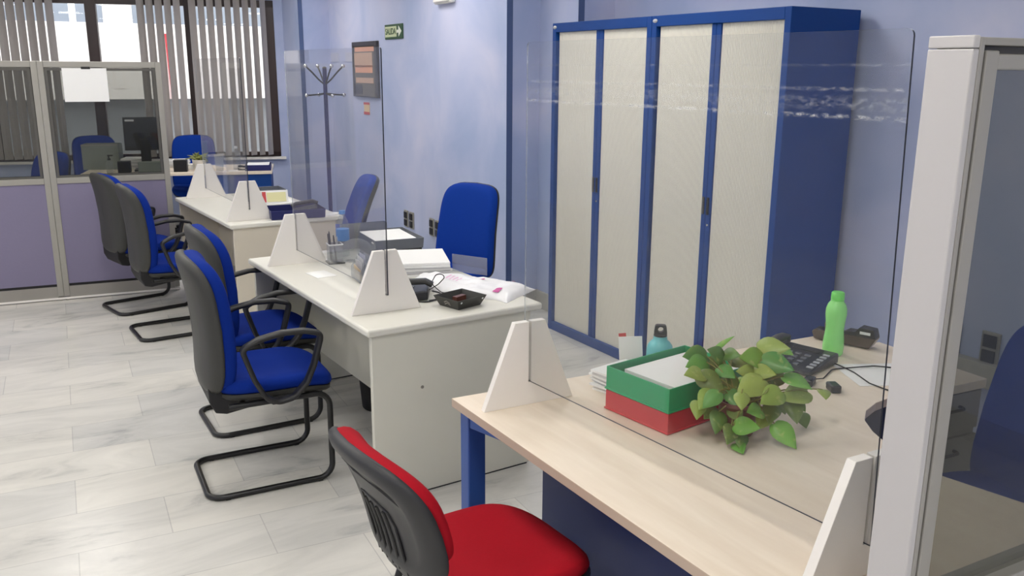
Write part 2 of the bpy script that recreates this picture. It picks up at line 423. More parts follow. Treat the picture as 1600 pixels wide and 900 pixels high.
# window wall, local x to the right along the wall, y outwards
WM = Matrix.Translation((3.09, 9.68, 0)) @ Matrix.Rotation(R(-16), 4, 'Z')
XL, XR, ZS, ZT = -4.6, -0.07, 0.745, 2.40
b = MB()
b.box(-8.2, XL, 0, 0.22, 0, CEIL, WM); b.box(XR, 0.6, 0, 0.22, 0, CEIL, WM)
b.box(XL, XR, 0, 0.22, 0, ZS, WM); b.box(XL, XR, 0, 0.22, ZT, CEIL, WM)
struct(b.build('wall_window', 'wall'))
b = MB(); b.box(-7.9, 0.02, -0.014, 0, 0, 0.13, WM); struct(b.build('baseboard_window', 'base'))
b = MB()
muls = [(-3.75, 0.1), (-2.82, 0.06), (-1.876, 0.105), (-0.947, 0.06)]
b.box(XR - 0.11, XR, 0.02, 0.1, ZS, ZT, WM); b.box(XL, XL + 0.1, 0.02, 0.1, ZS, ZT, WM)
b.box(XL, XR, 0.02, 0.1, ZT - 0.075, ZT, WM); b.box(XL, XR, 0.02, 0.1, ZS, ZS + 0.055, WM)
for x, w in muls: b.box(x - w / 2, x + w / 2, 0.015, 0.1, ZS, ZT, WM)
win = struct(b.build('window_1', 'brown', bevel=0.004))
edges = [XL + 0.1] + [m[0] for m in muls] + [XR - 0.11]
for i in range(len(edges) - 1):
    b = MB(); b.box(edges[i], edges[i + 1], 0.055, 0.061, ZS + 0.04, ZT - 0.06, WM); b.build('window_pane', 'window_glass', win)
b = MB(); b.box(XL, XR + 0.05, -0.07, 0.02, ZS - 0.025, ZS, WM); b.build('window_sill', 'white_board', win, bevel=0.003)

# vertical blinds
def blind(label, x0, n, ang):
    t = thing('vertical_blind', label, 'blind', WM @ Vector((x0, -0.11, 0)), R(-16), 'vertical blinds at the window')
    b = MB(); b.box(-0.044, (n - 1) * 0.088 + 0.044, -0.02, 0.02, 2.62, 2.66); b.build('headrail', 'lamp_white', t)
    for k in range(n):
        a = R(ang + random.uniform(-5, 5))
        dx, dy = math.cos(a) * 0.0445, math.sin(a) * 0.0445
        b = MB(); px, py = -dy * 0.14, dx * 0.14
        xs = k * 0.088
        sway = random.uniform(-0.004, 0.004)
        pts = []
        for s_, c_ in ((-1, 0), (0, 1), (1, 0)): pts.append((xs + dx * s_ + px * c_, dy * s_ + py * c_))
        pts2 = [(p[0] + 0.0006 * -dy / 0.0445, p[1] + 0.0006 * dx / 0.0445) for p in pts[::-1]]
        vs = b.prism(pts + pts2, 0.775, 2.62)
        b.build('slat', 'slat', t)
    return t
blind('grey vertical blind drawn to the left of the window, above the partition panels', -2.23 - 0.088 * 11, 12, 46)
blind('narrow grey vertical blind left of the thin dark window bar', -1.386, 5, 46)
blind('grey vertical blind at the right end of the window, above the navy tray', -0.885, 9, 46)

# the street outside
b = MB(); b.box(-30, 30, 12.2, 60, -0.2, -0.05); struct(b.build('pavement', 'pavement'))
fc = thing('street_building', 'bright pale building across the street, seen through the window', 'building', (3, 16.3, -0.05), R(-6))
b = MB(); b.box(-9, 9, 0, 6, 1.22, 2.46); b.box(-9, -3.0, 0.02, 6, 2.46, 6.5); b.box(3.4, 9, 0.02, 6, 2.46, 6.5); b.box(-9, 9, 0.02, 6, 3.3, 6.5); b.build('wall', 'facade', fc)
b = MB(); b.box(-9, 9, 0.35, 6, 0, 1.22); b.build('shopfront', 'facade_dark', fc)
for x0, x1 in ((-3.0, -1.25), (-1.15, -0.75), (-0.3, 0.55), (0.65, 2.0), (2.1, 3.4)):
    b = MB(); b.box(x0, x1, 0.03, 0.3, 2.46, 3.3); b.build('upper_window', 'facade_glass', fc)
b = MB(); b.box(-0.75, -0.3, 0.02, 0.3, 2.46, 3.3); b.build('pier', 'facade', fc)
b = MB(); b.box(-0.66, -0.52, -0.02, 0.0, 1.4, 2.4); b.build('downpipe_cover', 'facade', fc)
b = MB(); b.tube([(0.26, -0.05, 0.6), (0.2, -0.05, 2.3)], 0.03); b.build('red_pipe', 'pink_red', fc, smooth=40)

# ceiling lamps, all out of view; rear and left rows added as fill light
for k, (x, y) in enumerate([(x, y) for y in (-5.4, -3.3, -1.2, 1.2, 3.6, 6.0, 8.3) for x in (-3.4, -1.4, 0.6, 2.4) if not (x > 2 and -2 < y < 2)]):
    t = thing('unseen_ceiling_light', 'square white ceiling panel lamp out of view, added to light the office', 'lamp', (x, y, CEIL), 0, 'unseen ceiling panel lamps')
    b = MB(); b.box(-0.31, 0.31, -0.31, 0.31, -0.02, 0); b.build('frame', 'lamp_white', t)
    b = MB(); b.box(-0.28, 0.28, -0.28, 0.28, -0.026, -0.0205); b.build('diffuser', 'diffuser', t)

# daylight
w = bpy.data.worlds.new('sky'); scene.world = w; w.use_nodes = True
bg = w.node_tree.nodes['Background']; bg.inputs['Color'].default_value = (0.93, 0.96, 1.0, 1); bg.inputs['Strength'].default_value = 2.3

# ------------------------------------------------------------------ wall-mounted things (right wall)
WA = lambda y: 3.22 + 0.0505 * (y - 5.24)
WROT = math.atan2(0.195, 3.86)          # wall leans 2.9 degrees off the desk axis
def on_wall(name, label, cat, y, z, group=None):
    """local x runs towards the camera along the wall (right in the photo), y = out of the wall, z up"""
    o = thing(name, label, cat, (WA(y) - 0.0005, y, z), -PI / 2 - WROT, group)
    return o
# notice frame
t = on_wall('notice_frame', 'dark framed notice board with peach and grey sheets on blue wall', 'notice board', 7.99, 1.69)
S = -1   # local y negative points into the room
b = MB(); b.box(-0.335, 0.335, -0.018, 0, -0.255, 0.255); b.build('board', 'greyboard', t)
b = MB()
b.box(-0.335, -0.30, -0.028, 0, -0.255, 0.255); b.box(0.275, 0.335, -0.028, 0, -0.255, 0.255); b.box(-0.30, 0.275, -0.028, 0, 0.215, 0.255); b.box(-0.30, 0.275, -0.028, 0, -0.255, -0.245)
b.build('frame', 'frame_dark', t, bevel=0.003)
for x0, x1, z0, z1, m in ((-0.27, 0.25, 0.165, 0.205, 'peach'), (-0.29, 0.20, 0.02, 0.155, 'tan'), (-0.27, 0.20, -0.03, 0.04, 'peach'), (-0.29, -0.09, -0.23, -0.14, 'frame_dark'), (-0.26, 0.22, -0.125, -0.075, 'tan')):
    b = MB(); b.box(x0, x1, -0.021, -0.0185, z0, z1); b.build('sheet', m, t)
# little red and cream notice
t = on_wall('wall_notice', 'tiny red and cream notice under the framed notice board', 'notice', 8.02, 1.33)
b = MB(); b.box(-0.075, 0.075, -0.004, 0, -0.055, 0.055); b.build('plate', 'cream_print', t)
b = MB(); b.box(-0.08, 0.08, -0.006, -0.0045, 0.034, 0.055); b.box(-0.08, 0.08, -0.006, -0.0045, -0.06, -0.034); b.build('red_bar', 'red_print', t)
# exit sign
t = on_wall('exit_sign', 'green and pale exit sign with an arrow, above the notice board', 'sign', 7.265, 2.012)
b = MB(); b.box(-0.205, 0.205, -0.012, 0, -0.062, 0.062); b.build('plate', 'sign_green', t, bevel=0.003)
b = MB(); b.box(-0.19, 0.075, -0.0145, -0.0125, -0.044, 0.044); b.build('letter_panel', 'sign_pale', t)
TX = Matrix.Rotation(PI / 2, 4, 'X')
text('lettering', 'SALIDA', 0.073, 'sign_green', t, Matrix.Translation((-0.058, -0.0155, 0)) @ TX, 0.0008, 0.0012)
b = MB(); b.prism([(0.085, -0.012), (0.125, -0.012), (0.125, -0.045), (0.19, 0.0), (0.125, 0.045), (0.125, 0.012), (0.085, 0.012)], -0.0155, -0.0125, axis='y'); b.build('arrow', 'sign_white', t)
# emergency lamp
t = on_wall('emergency_light', 'white emergency lamp high on the blue wall', 'lamp', 6.18, 2.235)
b = MB(); b.box(-0.15, 0.15, -0.045, 0, -0.055, 0.055); b.build('housing', 'lamp_white', t, bevel=0.012, seg=3, smooth=50)
b = MB(); b.box(-0.13, 0.13, -0.062, -0.0455, -0.045, 0.045); b.build('cover', 'white_board', t, bevel=0.008, seg=3, smooth=50)
# two pale flat squares set on the wall by the coat rack
for y, l in ((8.93, 'pale square on the wall nearest the window corner, behind the coat rack'), (8.46, 'pale square on the wall left of the notice board')):
    t = on_wall('wall_square', l, 'plate', y, 1.81)
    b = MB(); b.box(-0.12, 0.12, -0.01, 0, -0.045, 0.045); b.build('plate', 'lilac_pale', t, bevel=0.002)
# sockets
def socket(label, mt, group='double wall sockets'):
    t = thing('wall_socket', label, 'socket', (0, 0, 0), 0, group)
    t.matrix_basis = mt
    b = MB(); b.box(-0.042, 0.042, -0.012, 0, -0.075, 0.075); b.build('frame', 'alu', t, bevel=0.004)
    for s_ in (-1, 1):
        b = MB(); b.box(-0.03, 0.03, -0.02, -0.0125, s_ * 0.034 - 0.028, s_ * 0.034 + 0.028); b.build('socket_insert', 'black', t, bevel=0.003)
    return t
def wm_(y, z): return Matrix.Translation((WA(y) - 0.0005, y, z)) @ Matrix.Rotation(-PI / 2 - WROT, 4, 'Z')
socket('black wall socket, leftmost of the row behind the middle desk', wm_(7.08, 0.40))
socket('black wall socket, second from left behind the middle desk', wm_(6.955, 0.40))
socket('black wall socket just left of the blue task chair backrest', wm_(6.52, 0.41))
socket('black wall socket touching the blue task chair outline', wm_(6.40, 0.41))
def wc_(y, z): return Matrix.Translation((3.62 + 0.010587 * (y + 6.6) - 0.0005, y, z)) @ Matrix.Rotation(-PI / 2 - 0.010587, 4, 'Z')
socket('dark wall socket at the left, seen through the tinted near partition', wc_(2.17, 0.53))
socket('dark wall socket above the drawer unit, through the tinted near partition', wc_(1.99, 0.53))
socket('dark wall socket beside the dark chair edge, through the tinted near partition', wc_(1.77, 0.53))

# ------------------------------------------------------------------ partitions
def partition(label, loc, rz, w, H=1.737, sill=0.905, fw=0.04):
    t = thing('office_partition', label, 'partition', loc, rz, 'glazed office partition panels')
    b = MB(); d = 0.024
    for x0, x1 in ((0, fw), (w - fw, w)):
        b.box(x0, x1, -d, d, 0.03, H)
    b.box(fw, w - fw, -d, d, H - 0.042, H); b.box(fw, w - fw, -d, d, sill - 0.035, sill + 0.008)
    b.build('frame', 'alu', t, bevel=0.003)
    b = MB()      # inner bead: raised strip with a dark groove around the pane
    z0, z1 = sill + 0.012, H - 0.046
    for q in (-1, 1):
        yy = (q * d * 0.62, q * d * 0.62 + q * 0.004); y0, y1 = min(yy), max(yy)
        b.box(fw + 0.004, fw + 0.022, y0, y1, z0, z1); b.box(w - fw - 0.022, w - fw - 0.004, y0, y1, z0, z1)
        b.box(fw + 0.022, w - fw - 0.022, y0, y1, z1 - 0.018, z1); b.box(fw + 0.022, w - fw - 0.022, y0, y1, z0, z0 + 0.012)
    b.build('glazing_bead', 'alu_dark', t)
    b = MB(); b.box(fw, w - fw, -0.004, 0.004, sill, H - 0.04); b.build('glass_pane', 'tint', t)
    b = MB(); b.box(fw, w - fw, -0.018, 0.018, 0.125, sill - 0.035); b.build('lower_panel', 'lilac', t)
    b = MB(); b.box(fw, w - fw, -0.012, 0.012, 0.105, 0.125); b.build('shadow_gap', 'softblack', t)
    b = MB(); b.box(fw, w - fw, -0.02, 0.02, 0.022, 0.105); b.build('plinth', 'plinth', t)
    b = MB(); b.box(0.0, w, -0.026, 0.026, 0.008, 0.022); b.build('base_rail', 'white_board', t)
    for x in (0.02, w - 0.02):
        b = MB(); b.lathe([(0.014, 0), (0.016, 0.004), (0.016, 0.008)], 14, (x, -0.01, 0)); b.lathe([(0.012, 0), (0.012, 0.008)], 14, (x, 0.012, 0)); b.build('foot', 'alu', t)
    return t
pr_rz = math.atan2(-0.112, 0.803)
pd = Vector((math.cos(pr_rz), math.sin(pr_rz), 0))
P0 = Vector((0.528, 7.192, 0))
partition('lilac and glass partition panel with a blank paper taped on its pane', P0, pr_rz, 0.815)
partition('lilac and glass partition panel at the far left edge, dark chair behind its pane', P0 - pd * 0.816, pr_rz, 0.815)
b = MB(); b.box(0.155, 0.445, -0.0405, -0.0395, 1.455, 1.69, Matrix.Translation(P0) @ Matrix.Rotation(pr_rz, 4, 'Z')); b.box(0.28, 0.34, -0.0425, -0.0405, 1.684, 1.70, Matrix.Translation(P0) @ Matrix.Rotation(pr_rz, 4, 'Z'), mi=1)
tag(b.build('paper_notice', 'paper', mats=['softblack']), 'blank white landscape paper hung on the partition glass', 'paper')

# near partition: square post and a glazed panel running right from it
t = thing('office_partition', 'large near partition at the right edge with a light grey post and tinted pane', 'partition', (1.090, 0.722, 0), R(-4), 'glazed office partition panels')
HN = 1.745
b = MB(); b.box(0, 0.012, -0.066, 0, 0.0, HN - 0.0165); b.build('post', 'post', t, bevel=0.002, seg=3)
b = MB(); b.box(0, 0.012, -0.066, 0, HN - 0.0155, HN); b.build('post_cap', 'post', t, bevel=0.002, seg=3)
b = MB(); x0, x1 = 0.0125, 0.86
b.box(x0, x0 + 0.010, -0.066, -0.004, 0.03, HN - 0.002); b.box(x0 + 0.016, x0 + 0.042, -0.065, -0.010, 0.03, HN - 0.018); b.box(x1 - 0.03, x1, -0.068, -0.012, 0.03, HN - 0.002)
b.box(x0 + 0.010, x1 - 0.03, -0.064, -0.004, HN - 0.012, HN - 0.002); b.box(x0 + 0.042, x1 - 0.03, -0.064, -0.010, HN - 0.042, HN - 0.022); b.box(x0 + 0.042, x1 - 0.03, -0.064, -0.010, 0.865, 0.914)
b.build('frame', 'alu', t, bevel=0.002)
b = MB(); b.box(x0 + 0.0102, x0 + 0.0158, -0.05, -0.03, 0.03, HN - 0.0125); b.box(x0 + 0.016, x1 - 0.03, -0.05, -0.03, HN - 0.0215, HN - 0.0125); b.build('shadow_groove', 'alu_dark', t)
b = MB(); b.box(x0 + 0.038, x1 - 0.028, -0.044, -0.036, 0.91, HN - 0.036); b.build('glass_pane', 'tint', t)
b = MB(); b.box(x0 + 0.03, x1 - 0.03, -0.058, -0.022, 0.125, 0.865); b.build('lower_panel', 'lilac', t)
b = MB(); b.box(x0 + 0.03, x1 - 0.03, -0.06, -0.02, 0.0, 0.125); b.build('plinth', 'plinth', t)

# ------------------------------------------------------------------ cabinets
def cabinet(label, loc, rz, W=0.957, D=0.465, H=1.98):
    """local: front looks along -x, width along -y (towards the camera)"""
    t = thing('tambour_cabinet', label, 'cabinet', loc, rz, 'tall blue tambour cabinets')
    b = MB(); e = 0.038
    b.box(0, D, -e, 0, 0, H); b.box(0, D, -W, -W + e, 0, H)
    b.box(0, D, -W + e, -e, H - 0.055, H); b.box(0, D, -W + e, -e, 0, 0.06); b.box(D - 0.01, D, -W + e, -e, 0.06, H - 0.055)
    b.build('carcass', 'blue_metal', t, bevel=0.003)
    mid = -W / 2
    for k, (a, c) in enumerate(((mid + 0.034, -e - 0.012), (-W + e + 0.004, mid - 0.034))):
        b = MB(); n = int((c - a) / 0.0105); pts = []
        for i in range(n):
            y = a + (c - a) * i / n; dy = (c - a) / n
            pts += [(0.022, y), (0.019, y + dy * 0.25), (0.019, y + dy * 0.75), (0.022, y + dy * 0.98)]
        pts += [(0.022, c), (0.03, c), (0.03, a)]
        b.prism(pts, 0.06, H - 0.055)
        d = b.build('tambour_door', 'cream_door', t)
        y0 = mid + (0.001 if k == 0 else -0.033)
        b = MB(); b.box(0.012, 0.03, y0, y0 + 0.032, 0.06, H - 0.055); b.build('leading_edge', 'blue_metal', d, bevel=0.003)
        b = MB(); yc = y0 + 0.016
        b.box(0.003, 0.0115, yc - 0.007, yc + 0.007, 0.98, 1.07); b.build('handle', 'black' if k else 'alu_dark', d, bevel=0.003)
    b = MB(); b.lathe([(0.006, 0), (0.006, 0.003)], 12, mtx=Matrix.Translation((-0.003, mid - 0.03, 0.93)) @ Matrix.Rotation(PI / 2, 4, 'Y')); b.build('lock', 'chrome', t)
    b = MB(); b.lathe([(0.014, 0), (0.014, 0.002), (0.01, 0.003)], 16, mtx=Matrix.Translation((0, -0.028, H - 0.026)) @ Matrix.Rotation(-PI / 2, 4, 'Y') @ Matrix.Diagonal((0.75, 1.35, 1, 1))); b.build('badge', 'silver', t, smooth=40)
    
    return t
cab_rz = R(-1.0)
cabinet('tall blue cabinet with cream tambour doors, left one beside the pilaster', (3.232, 4.712, 0.0), cab_rz)
cabinet('tall blue cabinet with cream tambour doors, right one with its blue side panel in view', (3.232 - 0.96 * math.sin(R(1.0)), 4.712 - 0.96, 0.0), cab_rz)

# ------------------------------------------------------------------ desks
DZ = 0.735
def straight_desk(name_label, loc, rz, W, D, panel, x_mod):
    """local: x away from the visitors, y along the desk (to the back of the room)"""
    t = thing('office_desk', name_label, 'desk', loc, rz)
    b = MB(); b.box(0, D, 0, W, DZ - 0.03, DZ); b.build('desk_top', 'desk_white', t, bevel=0.009, seg=3, smooth=40)
    for y in (0.018, W - 0.043):
        b = MB(); b.box(0.022, D - 0.05, y, y + 0.025, 0.006, DZ - 0.03); p = b.build('end_panel', panel, t, bevel=0.002)
        b = MB()
        for xx in (0.235,):
            yy = y if y < 1 else y + 0.025; s_ = -1 if y < 1 else 1
            b.lathe([(0.007, 0), (0.007, 0.0015)], 12, mtx=Matrix.Translation((xx, yy, 0.46)) @ Matrix.Rotation(PI / 2 * (1 if s_ < 0 else -1), 4, 'X'))
        b.build('screw_cap', 'screwcap', p)
        b = MB(); b.box(0.03, D - 0.06, y + 0.002, y + 0.023, 0, 0.006); b.build('foot_strip', 'black', p)
    b = MB(); b.box(x_mod, x_mod + 0.02, 0.045, W - 0.045, 0.24, DZ - 0.03); b.build('modesty_panel', panel, t, bevel=0.002)
    return t
straight_desk('long white topped desk in the middle with two blue visitor chairs and the black tray', (1.222, 2.985, 0), R(0.8), 1.54, 0.805, 'desk_panel', 0.285)
straight_desk('white topped desk farther back beside the partition, with the navy tray', (1.385, 5.575, 0), R(1.6), 1.45, 0.76, 'desk_warm', 0.30)

# the near beech desk: one big L shaped top with a curved inside corner
DN = (1.166, 2.208)
OUT = [(1.166, 2.208), (1.149, 1.114), (1.144, 0.76), (2.03, 0.70), (1.985, 0.945), (1.955, 1.115), (1.975, 1.23), (2.005, 1.31), (2.045, 1.385), (2.095, 1.448), (2.16, 1.492), (2.24, 1.517), (2.309, 1.522), (2.58, 1.52), (2.70, 1.55), (2.74, 1.62), (2.773, 1.826), (2.655, 2.072)]
t = thing('office_desk', 'near pale beech L shaped desk with a blue leg, carrying the plant and trays', 'desk', (DN[0], DN[1], 0))
b = MB(); b.prism([(x - DN[0], y - DN[1]) for x, y in OUT], DZ - 0.027, DZ)
for f in b.bm.faces:
    f.normal_update()
    if abs(f.normal.z) < 0.5: f.material_index = 1
b.build('desk_top', 'beech', t, bevel=0.002, mats=['beech_edge'])
b = MB(); b.box(0.016, 0.076, -0.075, -0.025, 0.012, DZ - 0.028); leg = b.build('leg', 'blue_leg', t, bevel=0.004)
b = MB(); b.box(0.02, 0.072, -0.071, -0.029, 0, 0.012); b.build('foot', 'black', leg)
b = MB(); b.box(0.016, 0.8, -0.073, -0.027, DZ - 0.075, DZ - 0.0285, Matrix.Translation((0.016, -0.05, 0)) @ Matrix.Rotation(R(-3), 4, 'Z') @ Matrix.Translation((0.062, 0.05, 0))); b.build('leg_beam', 'blue_leg', t, bevel=0.003)
b = MB(); b.prism([(0.02, -0.076), (0.08, -0.076), (0.13, -0.30), (0.075, -0.30)], DZ - 0.075, DZ - 0.0285); b.build('leg_bracket', 'blue_leg', t, bevel=0.003)
b = MB(); b.box(0.80, 0.86, -0.10, -0.05, 0.0, DZ - 0.028); b.build('leg', 'blue_leg', t, bevel=0.004)
b = MB(); b.box(0.04, 0.10, -1.40, -1.35, 0.0, DZ - 0.028); b.build('leg', 'blue_leg', t, bevel=0.004)
b = MB(); b.box(0.235, 0.255, -1.34, -0.15, 0.03, DZ - 0.028); b.build('modesty_panel', 'navy', t, bevel=0.002)
b = MB(); b.box(1.40, 1.42, -0.62, -0.17, 0.0, DZ - 0.028); b.build('wing_panel', 'navy', t, bevel=0.002)

# rear desk by the window
RD = Vector((2.526, 8.431, 0)); RZ = math.atan2(0.288, -0.856) - PI      # local -x runs left along the front edge
t = thing('office_desk', 'rear desk by the window with a blue side cupboard and the small potted succulent', 'desk', RD, RZ)
b = MB(); b.box(-1.72, 0, 0, 0.68, DZ - 0.03, DZ); b.build('desk_top', 'beech', t, bevel=0.004)
b = MB(); b.box(-0.56, -0.012, 0.02, 0.64, 0.03, DZ - 0.031); c = b.build('cupboard', 'blue_metal', t, bevel=0.003)
b = MB(); b.box(-0.55, -0.022, 0.03, 0.6, 0, 0.03); b.build('plinth', 'navy', c)
b = MB(); b.box(-1.70, -1.65, 0.03, 0.08, 0, DZ - 0.031); b.build('leg', 'blue_leg', t, bevel=0.004)
b = MB(); b.box(-1.70, -1.65, 0.6, 0.65, 0, DZ - 0.031); b.build('leg', 'blue_leg', t, bevel=0.004)

# drawer unit behind the near partition
t = thing('drawer_unit', 'low grey drawer unit with a beech top, seen through the tinted near partition', 'drawer unit', (3.12, 1.67, 0), R(-6))
b = MB(); b.box(-0.42, 0, 0, 0.5, 0.565, 0.6); b.build('unit_top', 'beech', t, bevel=0.003)
b = MB(); b.box(-0.41, -0.01, 0.02, 0.49, 0.05, 0.565); b.build('carcass', 'plinth', t, bevel=0.002)
for k, z in enumerate((0.06, 0.235, 0.41)):
    b = MB(); b.box(-0.405, -0.015, 0.004, 0.0195, z, z + 0.15); d = b.build('drawer', 'plinth', t, bevel=0.003)
    b = MB(); b.tube(fillet([(-0.29, 0.004, z + 0.1), (-0.29, -0.022, z + 0.1), (-0.13, -0.022, z + 0.1), (-0.13, 0.004, z + 0.1)], 0.012), 0.006, 8); b.build('handle', 'black', d, smooth=40)
for x in (-0.38, -0.04):
    for y in (0.06, 0.44):
        b = MB(); b.lathe([(0.02, 0), (0.022, 0.025), (0.02, 0.05)], 12, (x, y, 0)); b.build('castor', 'black', t)

# ------------------------------------------------------------------ protective screens and their stands
def stand(label, cx, cy, rz):
    t = MB()
    w0, w1, h, s0 = 0.15, 0.05, 0.255, 0.07
    t.prism([(-w0, 0), (w0, 0), (w1, h), (0.0042, h), (0.0042, s0), (-0.0042, s0), (-0.0042, h), (-w1, h)], -0.011, 0.011, axis='y')
    o = t.build('screen_stand', 'white_board', bevel=0.0012)
    o.location = (cx, cy, DZ); o.rotation_euler = (0, 0, rz)
    return tag(o, label, 'screen stand', 'white trapezoid screen stands')
def screen(label, p, q, z0, z1, m, lean=0.0):
    """one sheet; lean = how far the upper near corner is cut back"""
    p, q = Vector(p), Vector(q); d = (q - p); L = d.length; H = z1 - z0; c = 0.012
    def arc(cx, cz, a0): return [(cx + c * math.cos(a0 + PI / 2 * k / 4), cz + c * math.sin(a0 + PI / 2 * k / 4)) for k in range(5)]
    b = MB(); b.prism([(0, 0), (L, 0)] + arc(L - c, H - c, 0) + arc(lean + c, H - c, PI / 2), -0.0025, 0.0025, axis='y')
    bmesh.ops.recalc_face_normals(b.bm, faces=b.bm.faces)
    for f in b.bm.faces:
        f.material_index = 0 if abs(f.normal.y) > 0.5 else (1 if f.normal.x < -0.7 or f.normal.z < -0.7 else 2)  # near and bottom edges coloured dark to imitate internal reflection, the others pale
    o = b.build('protective_screen', m, mats=['acrylic_edge_shaded', 'acrylic_edge_light'])
    o.location = (p.x, p.y, z0); o.rotation_euler = (0, 0, math.atan2(d.y, d.x))
    return tag(o, label, 'screen', 'clear protective screens')
def station(p, q, ps, qs, rz, lab, top, m, dz=0.0715, lean=0.0):
    """p near end, q far end of the sheet; ps/qs stand centres"""
    screen(lab[0], p, q, DZ + dz, top, m, lean)
    stand(lab[1], ps[0], ps[1], rz); stand(lab[2], qs[0], qs[1], rz)
station((1.404, 0.928), (1.342, 2.075), (1.402, 0.95), (1.343, 2.056), R(-4.0),
        ('large clear protective screen across the near beech desk, smeared with tape residue', 'white screen stand at the near right end of the beech desk', 'white screen stand on the beech desk corner above the blue leg'), 1.772, 'acrylic', lean=0.028)
station((1.400, 3.190), (1.382, 4.297), (1.399, 3.212), (1.383, 4.275), R(-2.5),
        ('clear protective screen on the middle white desk', 'white screen stand beside the black tray on the middle desk', 'white screen stand at the far end of the middle desk by the pen holder'), 1.78, 'acrylic_plain')
station((1.545, 5.69), (1.552, 6.93), (1.545, 5.712), (1.552, 6.908), R(-1),
        ('clear protective screen on the farther white desk, in front of the window blinds', 'white screen stand beside the navy tray on the farther desk', 'white screen stand below the potted succulent at the partition end of the farther desk'), 1.762, 'acrylic_plain')

# ------------------------------------------------------------------ visitor chairs (cantilever)
def visitor_chair(label, loc, rz):
    t = thing('visitor_chair', label, 'chair', loc, rz, 'blue cantilever visitor chairs')
    y = 0.205; r = 0.0125
    pth = [(0.10, y, 0.392), (0.505, y, 0.392), (0.505, y, r), (0.0, y, r), (0.0, -y, r), (0.505, -y, r), (0.505, -y, 0.392), (0.10, -y, 0.392)]
    b = MB(); b.tube(fillet(pth, 0.06, 7), r, 12); fr = b.build('frame', 'tube', t, smooth=50)
    b = MB(); b.tube([(0.42, -y, 0.392), (0.42, y, 0.392)], 0.011, 10); b.tube([(0.16, -y, 0.392), (0.16, y, 0.392)], 0.011, 10); b.build('cross_bar', 'tube', fr, smooth=50)
    for s in (-1, 1):
        b = MB(); b.box(0.44, 0.46, s * y - 0.007, s * y + 0.007, 0, 0.002); b.build('glide', 'softblack', fr)
        b = MB(); b.box(0.06, 0.08, s * y - 0.007, s * y + 0.007, 0, 0.002); b.build('glide', 'softblack', fr)
    # seat: shell and cushion, waterfall front
    def seatmap(zb):
        def fn(u, v, tt):      # u across (y), v front-back
            x = 0.305 + v; front = max(0, (v - 0.05) / 0.19)
            return (x, u, zb + tt - 0.035 * front ** 2 + 0.02 * (u / 0.24) ** 2 - 0.008 * math.cos(v / 0.24 * 1.4))
        return fn
    o = superellipse(0.47, 0.48, 4.2, 44, top=0.94, bot=0.92)
    b = MB(); b.pad(o, [(0.028, 0.0), (0.012, 0.006), (0.003, 0.016), (0.0, 0.03), (0.003, 0.045), (0.012, 0.056), (0.03, 0.062)], seatmap(0.422)); b.build('seat_cushion', 'blue_fab', t, smooth=70)
    b = MB(); b.pad([(u * 0.97, v * 0.97) for u, v in o], [(0.05, -0.02), (0.012, -0.012), (0.0, 0.0), (0.0, 0.014)], seatmap(0.412)); b.build('seat_shell', 'shell', t, smooth=60)
    # back: v is height above 0.45
    H0, H1 = 0.43, 0.985
    hh = H1 - H0
    def backmap(off):
        def fn(u, v, tt):
            z = H0 + hh / 2 + v; k = (z - H0) / hh
            x = 0.050 - 0.036 * k + 0.022 * math.sin(k * PI) + 0.035 * (u / 0.22) ** 2
            x -= 0.045 * max(0, k - 0.75) ** 2 * 6
            return (x + off + tt, u, z - 0.012 * (u / 0.22) ** 2 * (k ** 3))
        return fn
    ob = superellipse(0.445, hh, 5.0, 52, top=0.94, bot=0.93)
    b = MB(); b.pad(ob, [(0.006, 0.0), (0.002, 0.02), (0.002, 0.042), (0.008, 0.056), (0.020, 0.065), (0.045, 0.069)], backmap(0.0)); b.build('back_cushion', 'blue_fab', t, smooth=70)
    b = MB(); b.pad([(u * 1.02, v * 1.012) for u, v in ob], [(0.09, -0.030), (0.05, -0.027), (0.022, -0.020), (0.006, -0.008), (0.0, 0.008), (0.0, 0.018), (0.003, 0.022)], backmap(-0.012)); b.build('back_shell', 'shell', t, smooth=70)
    # spine under the back and seat
    b = MB()
    pr = [(0.045, 0.50), (0.035, 0.46), (0.036, 0.40), (0.058, 0.352), (0.10, 0.342), (0.24, 0.362), (0.34, 0.392), (0.34, 0.402), (0.12, 0.408), (0.09, 0.43), (0.078, 0.50)]
    b.prism(pr, -0.145, 0.145, axis='y'); b.build('spine', 'softblack', t, bevel=0.012, seg=3, smooth=50)
    # arm loops
    for s in (-1, 1):
        yo = s * 0.262
        loop = [(0.155, yo, 0.640), (0.22, yo, 0.672), (0.31, yo, 0.688), (0.40, yo, 0.686), (0.463, yo, 0.668), (0.462, yo, 0.645), (0.432, yo, 0.54), (0.40, yo, 0.47), (0.345, yo, 0.415), (0.285, yo, 0.405), (0.235, yo, 0.43), (0.195, yo, 0.51), (0.165, yo, 0.605)]
        b = MB()
        pts = fillet(loop, 0.05, 4, closed=True)
        b.tube(pts, 0, 12, closed=True, sec=(0.021, 0.0105), up=(0, 1, 0))
        a = b.build('armrest', 'black', t, smooth=60)
        b = MB(); b.prism([(0.235, 0.418), (0.355, 0.418), (0.325, 0.398), (0.26, 0.398)], s * 0.225 if s > 0 else -0.272, 0.272 if s > 0 else -0.225, axis='y'); b.build('arm_bracket', 'black', a, bevel=0.004)
    return t
vc = visitor_chair('nearest blue visitor chair at the middle desk, black armrests, whole frame in view', (0.693, 3.567, 0), R(-4.5))
dup(vc, (0.862, 4.185, 0), R(-1.5), 'blue visitor chair at the middle desk, half hidden behind the nearest one')
dup(vc, (0.822, 5.945, 0), R(2), 'blue visitor chair at the farther desk, in front of the chair by the partition')
